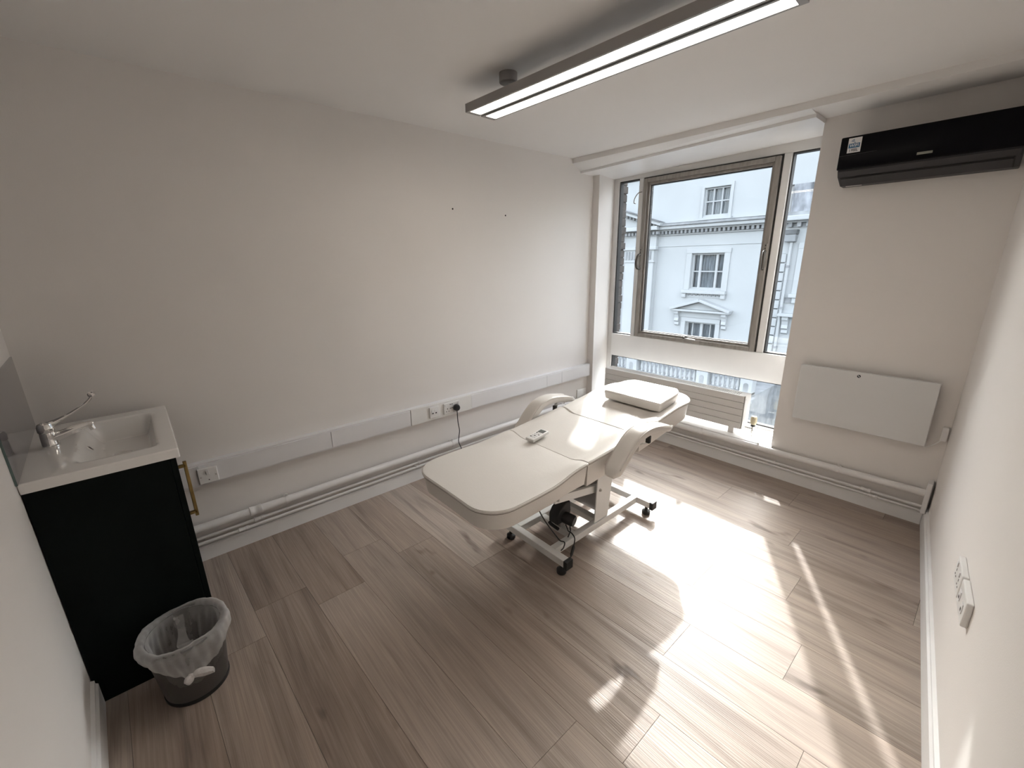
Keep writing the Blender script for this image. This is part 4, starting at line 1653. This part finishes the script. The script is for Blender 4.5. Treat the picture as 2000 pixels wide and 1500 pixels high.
# attic storey set back, with its own window opening
AW = (-6.92, -5.81, 3.40, 4.56)
q = MB()
for a, b in (((-22.0, FY + 0.25, 3.2), (AW[0], FY + 0.5, 6.6)), ((AW[1], FY + 0.25, 3.2), (-3.55, FY + 0.5, 6.6)), ((AW[0], FY + 0.25, AW[3]), (AW[1], FY + 0.5, 6.6)), ((AW[0], FY + 0.25, 3.2), (AW[1], FY + 0.5, AW[2]))):
    q.box(a, b)
obj('attic_wall', q, M_STUCCO, hs_)
fbox('attic_moulding', -22, -3.55, 5.36, 5.46, FY + 0.16, FY + 0.25)
fbox('attic_moulding', -22, -3.55, 5.80, 5.92, FY + 0.08, FY + 0.25)
# cornice stack
fbox('frieze_line', -8.86, -3.55, 2.160, 2.195, FY - 0.03, FY - 0.001)
fbox('frieze', -8.86, -3.55, 2.66, 2.72, FY - 0.08, FY - 0.001)
fbox('bed_mould', -22, -3.55, 2.86, 2.92, FY - 0.24, FY - 0.001)
fbox('cornice', -22, -3.55, 2.92, 3.06, FY - 0.42, FY - 0.001, bev=0.03)
fbox('gutter', -8.60, -3.55, 3.06, 3.155, FY - 0.50, FY - 0.30, M_STUCCOB, bev=0.02)
fbox('lead_flashing', -8.60, -3.60, 3.155, 3.185, FY - 0.46, FY + 0.2, M_LEAD)
q = MB()
x = -8.62
while x < -3.7:
    q.box((x, FY - 0.22, 2.725), (x + 0.095, FY - 0.0012, 2.858))
    x += 0.19
obj('dentil_row', q, M_STUCCOB, hs_, kind='stuff')
# projecting bay with pediment and pilaster
fbox('bay_wall', -14.0, -8.86, -9.0, 2.72, FY - 0.22, FY - 0.001)
fbox('bay_cornice', -14.0, -8.62, 2.92, 3.10, FY - 0.66, FY - 0.43, bev=0.03)
q = MB()
x = -13.9
while x < -8.75:
    q.box((x, FY - 0.46, 2.725), (x + 0.095, FY - 0.2212, 2.858))
    x += 0.19
obj('dentil_row', q, M_STUCCOB, hs_, kind='stuff')
fbox('bay_frieze', -14.0, -8.84, 2.66, 2.7195, FY - 0.28, FY - 0.2205)
q = MB()
q.prism([(-15.6, 3.10), (-8.62, 3.10), (-8.62, 3.22), (-12.1, 4.35), (-15.6, 3.22)], (0, FY - 0.30, 0), (1, 0, 0), (0, 0, 1), (0, 1, 0), 0.28)
obj('pediment_tympanum', q, M_STUCCO, hs_)
for (xa, za), (xb, zb) in (((-8.45, 3.15), (-12.1, 4.33)), ((-15.8, 3.15), (-12.1, 4.33))):
    q = MB()
    q.bar((xa, FY - 0.42, za), (xb, FY - 0.42, zb), 0.55, 0.15, 0.02)
    rk = obj('raking_cornice', q, M_STUCCO, hs_)
    q = MB()
    q.bar((xa, FY - 0.52, za + 0.09), (xb, FY - 0.52, zb + 0.09), 0.48, 0.03)
    obj('lead_capping', q, M_LEAD, rk)
q = MB()
sl = (4.33 - 3.15) / (-12.1 + 8.45)
x = -8.9
while x > -12.0:
    zc = 3.15 + sl * (x + 8.45) - 0.16
    q.box((x - 0.05, FY - 0.48, zc - 0.07), (x + 0.05, FY - 0.301, zc + 0.07))
    x -= 0.19
obj('dentil_row', q, M_STUCCOB, hs_, kind='stuff')
pil_ = fbox('pilaster', -10.48, -8.88, -9.0, 1.46, FY - 0.34, FY - 0.221, bev=0.02)
fbox('necking', -10.54, -8.82, 1.46, 1.53, FY - 0.38, FY - 0.221, parent=pil_)
cap_ = fbox('capital', -10.50, -8.86, 1.53, 2.04, FY - 0.37, FY - 0.221, parent=pil_)
fbox('abacus', -10.64, -8.72, 2.04, 2.18, FY - 0.46, FY - 0.221, parent=pil_, bev=0.02)
q = MB()
x = -10.45
while x < -8.95:
    q.box((x, FY - 0.42, 1.58), (x + 0.10, FY - 0.371, 1.98), 0.02)
    x += 0.17
obj('capital_leaves', q, M_STUCCOB, pil_, kind='stuff')
q = MB()
q.cyl((-10.68, FY - 0.27, -4.0), (-10.68, FY - 0.27, 2.6), 0.03, n=8)
obj('downpipe', q, M_STUCCOB, hs_, True)


# windows of the opposite house
def far_window(x0, x1, z0, z1, y, muntx, muntz, curtains=True, w=0.06):
    f = frame_rect('window', x0, x1, z0, z1, w, y, y + 0.10, M_STUCCO, hs_, 0.0)
    for mx, mw in muntx:
        q = MB()
        q.box((mx - mw / 2, y + 0.005, z0 + w), (mx + mw / 2, y + 0.095, z1 - w))
        obj('mullion', q, M_STUCCO, f)
    for mz in muntz:
        q = MB()
        q.box((x0 + w, y + 0.012, mz - 0.025), (x1 - w, y + 0.092, mz + 0.025))
        obj('meeting_rail', q, M_STUCCO, f)
    q = MB()
    q.box((x0 + w, y + 0.10, z0 + w), (x1 - w, y + 0.11, z1 - w))
    obj('pane', q, m_far, f)
    if curtains:
        q = MB()
        N = 60
        q.grid(lambda i, j: Vector((x0 + w + (x1 - x0 - 2 * w) * i / N, y + 0.22 + 0.03 * math.sin(i * 1.1) + 0.02 * math.sin(i * 2.7), z0 + (z1 - z0) * j / 4)), N + 1, 5)
        obj('curtain', q, M_CURT, f, 'all')
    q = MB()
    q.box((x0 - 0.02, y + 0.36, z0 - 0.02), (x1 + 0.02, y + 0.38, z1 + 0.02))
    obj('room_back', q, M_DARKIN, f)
    return f


m_far = m_glass('far_glass', (0.80, 0.83, 0.85), 0.6)
xm = (UW[0] + UW[1]) / 2
far_window(UW[0], UW[1], UW[2], UW[3], FY + 0.12, ((xm - 0.37, 0.10), (xm + 0.37, 0.10)), (1.03,))
# surround, sill, brackets, frieze of the upper window
fbox('window_surround', -7.36, -5.37, 1.83, 2.02, FY - 0.06, FY - 0.001, bev=0.01)
fbox('window_surround', -7.36, -7.11, 0.20, 1.83, FY - 0.05, FY - 0.001, bev=0.01)
fbox('window_surround', -5.645, -5.39, 0.20, 1.83, FY - 0.05, FY - 0.001, bev=0.01)
fbox('window_sill', -7.40, -5.37, 0.05, 0.20, FY - 0.22, FY - 0.001, bev=0.02)
for xx in (-7.30, -5.50):
    fbox('sill_bracket', xx - 0.09, xx + 0.11, -0.15, 0.05, FY - 0.17, FY - 0.001, bev=0.03)
q = MB()
for i in range(18):
    xx = -7.10 + i * 0.09
    q.lathe((xx, FY - 0.03, -0.03 + 0.03 * (i % 2)), [(0.035, 0), (0.03, 0.02), (0.01, 0.03)], 8, True, (0, -1, 0))
obj('carved_frieze', q, M_STUCCOB, hs_, kind='stuff')
fbox('frieze_panel', -7.18, -5.62, -0.13, 0.045, FY - 0.03, FY - 0.001)
# pediment over the lower window
q = MB()
q.prism([(-7.50, -0.68), (-5.32, -0.68), (-6.41, -0.33)], (0, FY - 0.10, 0), (1, 0, 0), (0, 0, 1), (0, 1, 0), 0.098)
pd = obj('window_pediment', q, M_STUCCO, hs_)
for xa, sgn in ((-7.80, 1), (-5.02, -1)):
    q = MB()
    q.bar((xa, FY - 0.20, -0.68), (-6.41, FY - 0.20, -0.24), 0.38, 0.12, 0.02)
    obj('raking_cornice', q, M_STUCCO, pd)
fbox('pediment_bed', -7.78, -5.04, -0.78, -0.685, FY - 0.34, FY - 0.001, parent=pd, bev=0.02)
fbox('pediment_fascia', -7.60, -5.22, -1.06, -0.785, FY - 0.05, FY - 0.001, parent=pd)
for xx in (-7.52, -5.30):
    q = MB()
    q.prism([(0, -0.79), (-0.26, -0.79), (-0.26, -0.90), (-0.20, -0.98), (-0.16, -1.12), (-0.20, -1.25), (-0.10, -1.32), (-0.13, -1.44), (-0.05, -1.50), (0, -1.50)], (xx - 0.10, FY - 0.001, 0), (0, 1, 0), (0, 0, 1), (1, 0, 0), 0.20)
    obj('console_bracket', q, M_STUCCO, pd)
fbox('window_surround', -7.32, -5.48, -1.265, -1.07, FY - 0.08, FY - 0.0505, bev=0.01)
fbox('window_surround', -7.32, -7.11, -3.1, -1.265, FY - 0.08, FY - 0.001, bev=0.01)
fbox('window_surround', -5.68, -5.48, -3.1, -1.265, FY - 0.08, FY - 0.001, bev=0.01)
xm2 = (LW_[0] + LW_[1]) / 2
far_window(LW_[0], LW_[1], LW_[2], LW_[3], FY + 0.12, ((xm2, 0.12), (xm2 - 0.42, 0.04), (xm2 + 0.42, 0.04)), (-2.05, -2.6))
far_window(AW[0], AW[1], AW[2], AW[3], FY + 0.32, ((-6.55, 0.05), (-6.18, 0.05)), (4.0,))
fbox('attic_surround', -7.05, -5.68, 4.57, 4.70, FY + 0.19, FY + 0.2495)
fbox('attic_surround', -7.05, -6.93, 3.33, 4.57, FY + 0.19, FY + 0.2495)
fbox('attic_surround', -5.80, -5.68, 3.33, 4.57, FY + 0.19, FY + 0.2495)
fbox('attic_sill', -7.10, -5.63, 3.24, 3.33, FY + 0.10, FY + 0.2495)

# neighbouring house on the right with quoins, hopper and stained upper wall
h2 = thing('neighbour_house', 'white house with toothed quoins and dark stained slate roof', 'building', (-1.0, FY, -9.0))


def gbox(name, x0, x1, z0, z1, y0, y1, m=M_STUCCO, parent=None, bev=0.0, kind=None):
    return fbox(name, x0, x1, z0, z1, y0, y1, m, h2 if parent is None else parent, bev, kind)


gbox('facade', -3.54, 9.0, -9.0, 3.0, FY - 0.05, FY + 0.4)
gbox('cornice', -3.54, 9.0, 2.92, 3.10, FY - 0.50, FY - 0.051, bev=0.03)
gbox('bed_mould', -3.54, 9.0, 2.86, 2.919, FY - 0.30, FY - 0.051)
q = MB()
x = -3.3
while x < 2:
    q.box((x, FY - 0.26, 2.70), (x + 0.13, FY - 0.0512, 2.858))
    x += 0.30
obj('dentil_row', q, M_STUCCOB, h2, kind='stuff')
gbox('blocking_course', -3.54, 9.0, 3.10, 3.24, FY - 0.30, FY + 0.3, M_STUCCOB)
gbox('roof_slope', -3.38, 9.0, 3.24, 4.25, FY + 0.05, FY + 0.4, M_SLATE)
gbox('parapet', -3.54, 9.0, 4.25, 6.6, FY + 0.05, FY + 0.5)
for i, z0 in enumerate([1.72 - 0.36 * k for k in range(18)]):
    wq = 0.30
    gbox('quoin', -3.54 + 0.02, -3.54 + wq, z0 - 0.315, z0, FY - 0.10, FY - 0.051, bev=0.01)
gbox('quoin_dark_joint', -3.535, -3.54 + 0.26, -4.8, 1.73, FY - 0.056, FY - 0.0515, M_LEAD)  # dark backing strip, seen as the joints between quoin blocks
q = MB()
q.cyl((-3.12, FY - 0.16, -6.0), (-3.12, FY - 0.16, 2.2), 0.055, n=10)
dp = obj('downpipe', q, M_STUCCO, h2, True)
gbox('rain_hopper', -3.34, -2.96, 2.16, 2.44, FY - 0.34, FY - 0.052, M_STUCCOB, bev=0.04)
gbox('hopper_mouth', -3.36, -2.94, 2.44, 2.60, FY - 0.36, FY - 0.052, M_LEAD)
for zz in (1.2, -0.4, -2.0):
    q = MB()
    q.cyl((-3.12, FY - 0.16, zz), (-3.12, FY - 0.16, zz + 0.09), 0.075, n=10)
    obj('pipe_collar', q, M_STUCCOB, dp)
f2 = far_window(-2.60, -1.2, 0.30, 1.90, FY - 0.06, ((-1.9, 0.1),), (1.05,))
f2.parent = h2
gbox('window_surround', -2.86, -2.61, 0.2, 2.05, FY - 0.12, FY - 0.051, bev=0.01)
gbox('window_surround', -2.86, -0.95, 1.90, 2.12, FY - 0.13, FY - 0.0615, bev=0.01)
gbox('window_sill', -2.92, -0.9, 0.06, 0.20, FY - 0.26, FY - 0.051, bev=0.02)
gbox('sill_bracket', -2.80, -2.56, -0.16, 0.06, FY - 0.20, FY - 0.051, bev=0.03)
gbox('frieze_panel', -3.18, -2.82, -0.16, 0.05, FY - 0.09, FY - 0.051, M_STUCCOB)
gbox('hood_mould', -3.16, -0.6, -0.68, -0.56, FY - 0.40, FY - 0.051, bev=0.02)
q = MB()
q.prism([(0, -0.69), (-0.26, -0.69), (-0.26, -0.80), (-0.20, -0.88), (-0.16, -1.02), (-0.20, -1.15), (-0.10, -1.22), (-0.13, -1.34), (-0.05, -1.40), (0, -1.40)], (-3.0, FY - 0.051, 0), (0, 1, 0), (0, 0, 1), (1, 0, 0), 0.22)
obj('console_bracket', q, M_STUCCO, h2)
gbox('window_surround', -2.66, -2.46, -3.1, -1.05, FY - 0.12, FY - 0.051, bev=0.01)

# balustraded terrace in front
bl = thing('stone_balustrade', 'white balustrade with arched piers on the terrace across the street', 'balustrade', (-5.5, 17.2, -3.3))
BYC = 17.0
zb0, zb1 = -3.22, -2.74
fix = lambda x: (x + 6.0) * 0.0


def bbox(name, x0, x1, z0, z1, y0, y1, m=M_STUCCO, bev=0.0):
    q = MB()
    q.box((x0, y0, z0), (x1, y1, z1), bev)
    return obj(name, q, m, bl)


bbox('top_rail', -10.6, -2.75, zb1, zb1 + 0.15, BYC - 0.16, BYC + 0.16, bev=0.02)
bbox('plinth', -10.6, -2.75, zb0 - 0.14, zb0, BYC - 0.17, BYC + 0.17, M_STUCCOB, 0.02)
bm0 = MB()
bm0.lathe((0, 0, 0), [(0.06, 0), (0.06, 0.03), (0.035, 0.06), (0.065, 0.14), (0.072, 0.20), (0.045, 0.34), (0.033, 0.40), (0.055, 0.44), (0.055, 0.48)], 10)
b0_ = obj('baluster', bm0, M_STUCCO, None, 'all')
first = True
for xa, xb, nbal in ((-10.4, -8.20, 11), (-7.55, -4.92, 13), (-4.34, -3.22, 6)):
    for i in range(nbal):
        xx = xa + (xb - xa) * (i + 0.5) / nbal
        if first:
            o = b0_
            first = False
        else:
            o = b0_.copy()
            COL.objects.link(o)
        o.parent = bl
        o.location = Vector((xx, BYC, zb0)) - bl.location
for xa, xb in ((-8.15, -7.62), (-4.86, -4.40), (-3.17, -2.75)):
    p_ = bbox('pier', xa, xb, zb0 - 0.10, zb1 + 0.17, BYC - 0.21, BYC + 0.21, bev=0.01)
    xm_ = (xa + xb) / 2
    q = MB()
    poly = [(-0.09, 0), (0.09, 0), (0.09, 0.24)] + [(0.09 * math.cos(a), 0.24 + 0.09 * math.sin(a)) for a in [math.pi * k / 8 for k in range(1, 8)]] + [(-0.09, 0.24)]
    q.prism(poly, (xm_, BYC - 0.218, zb0 + 0.03), (1, 0, 0), (0, 0, 1), (0, 1, 0), 0.012)
    obj('arched_panel', q, M_STUCCOB, p_)
# terrace body and lower storey
tc_ = thing('terrace_porch', 'grey stained terrace and ground storey below the white balustrade', 'terrace', (-6.5, 18.0, -9.0))
q = MB()
q.box((-10.8, BYC - 0.10, -9.0), (-2.72, FY - 0.36, zb0 - 0.145))
obj('porch_body', q, M_STUCCOB, tc_)
q = MB()
q.box((-10.9, BYC - 0.45, zb0 - 0.34), (-2.60, BYC - 0.101, zb0 - 0.146), 0.03)
obj('terrace_cornice', q, M_STUCCOB, tc_)
for i in range(8):
    q = MB()
    q.box((-9.9 + i * 0.95, BYC - 0.26, zb0 - 0.60), (-9.68 + i * 0.95, BYC - 0.101, zb0 - 0.345), 0.02)
    obj('modillion', q, M_STUCCOB, tc_)
for i in range(6):
    q = MB()
    q.box((-9.9 + i * 1.35, BYC - 0.14, -9.0), (-9.55 + i * 1.35, BYC - 0.101, zb0 - 0.62), 0.02)
    obj('column', q, M_STUCCO, tc_)
lt = thing('ground_floor_shopfront', 'grey shuttered ground storey right of the terrace', 'building front', (0.0, FY - 0.2, -9.0))
for i in range(10):
    q = MB()
    z0 = -8.9 + i * 0.52
    q.box((-2.55, FY - 0.16, z0), (6.0, FY - 0.06, z0 + 0.47), 0.02)
    obj('stone_course', q, M_STUCCOB, lt)
q = MB()
q.box((-2.58, FY - 0.30, -3.66), (6.0, FY - 0.06, -3.30), 0.03)
obj('fascia', q, M_LEAD, lt)
q = MB()
q.box((-2.30, FY - 0.22, -9.0), (-2.05, FY - 0.161, -3.67), 0.02)
obj('pilaster_strip', q, M_STUCCO, lt)
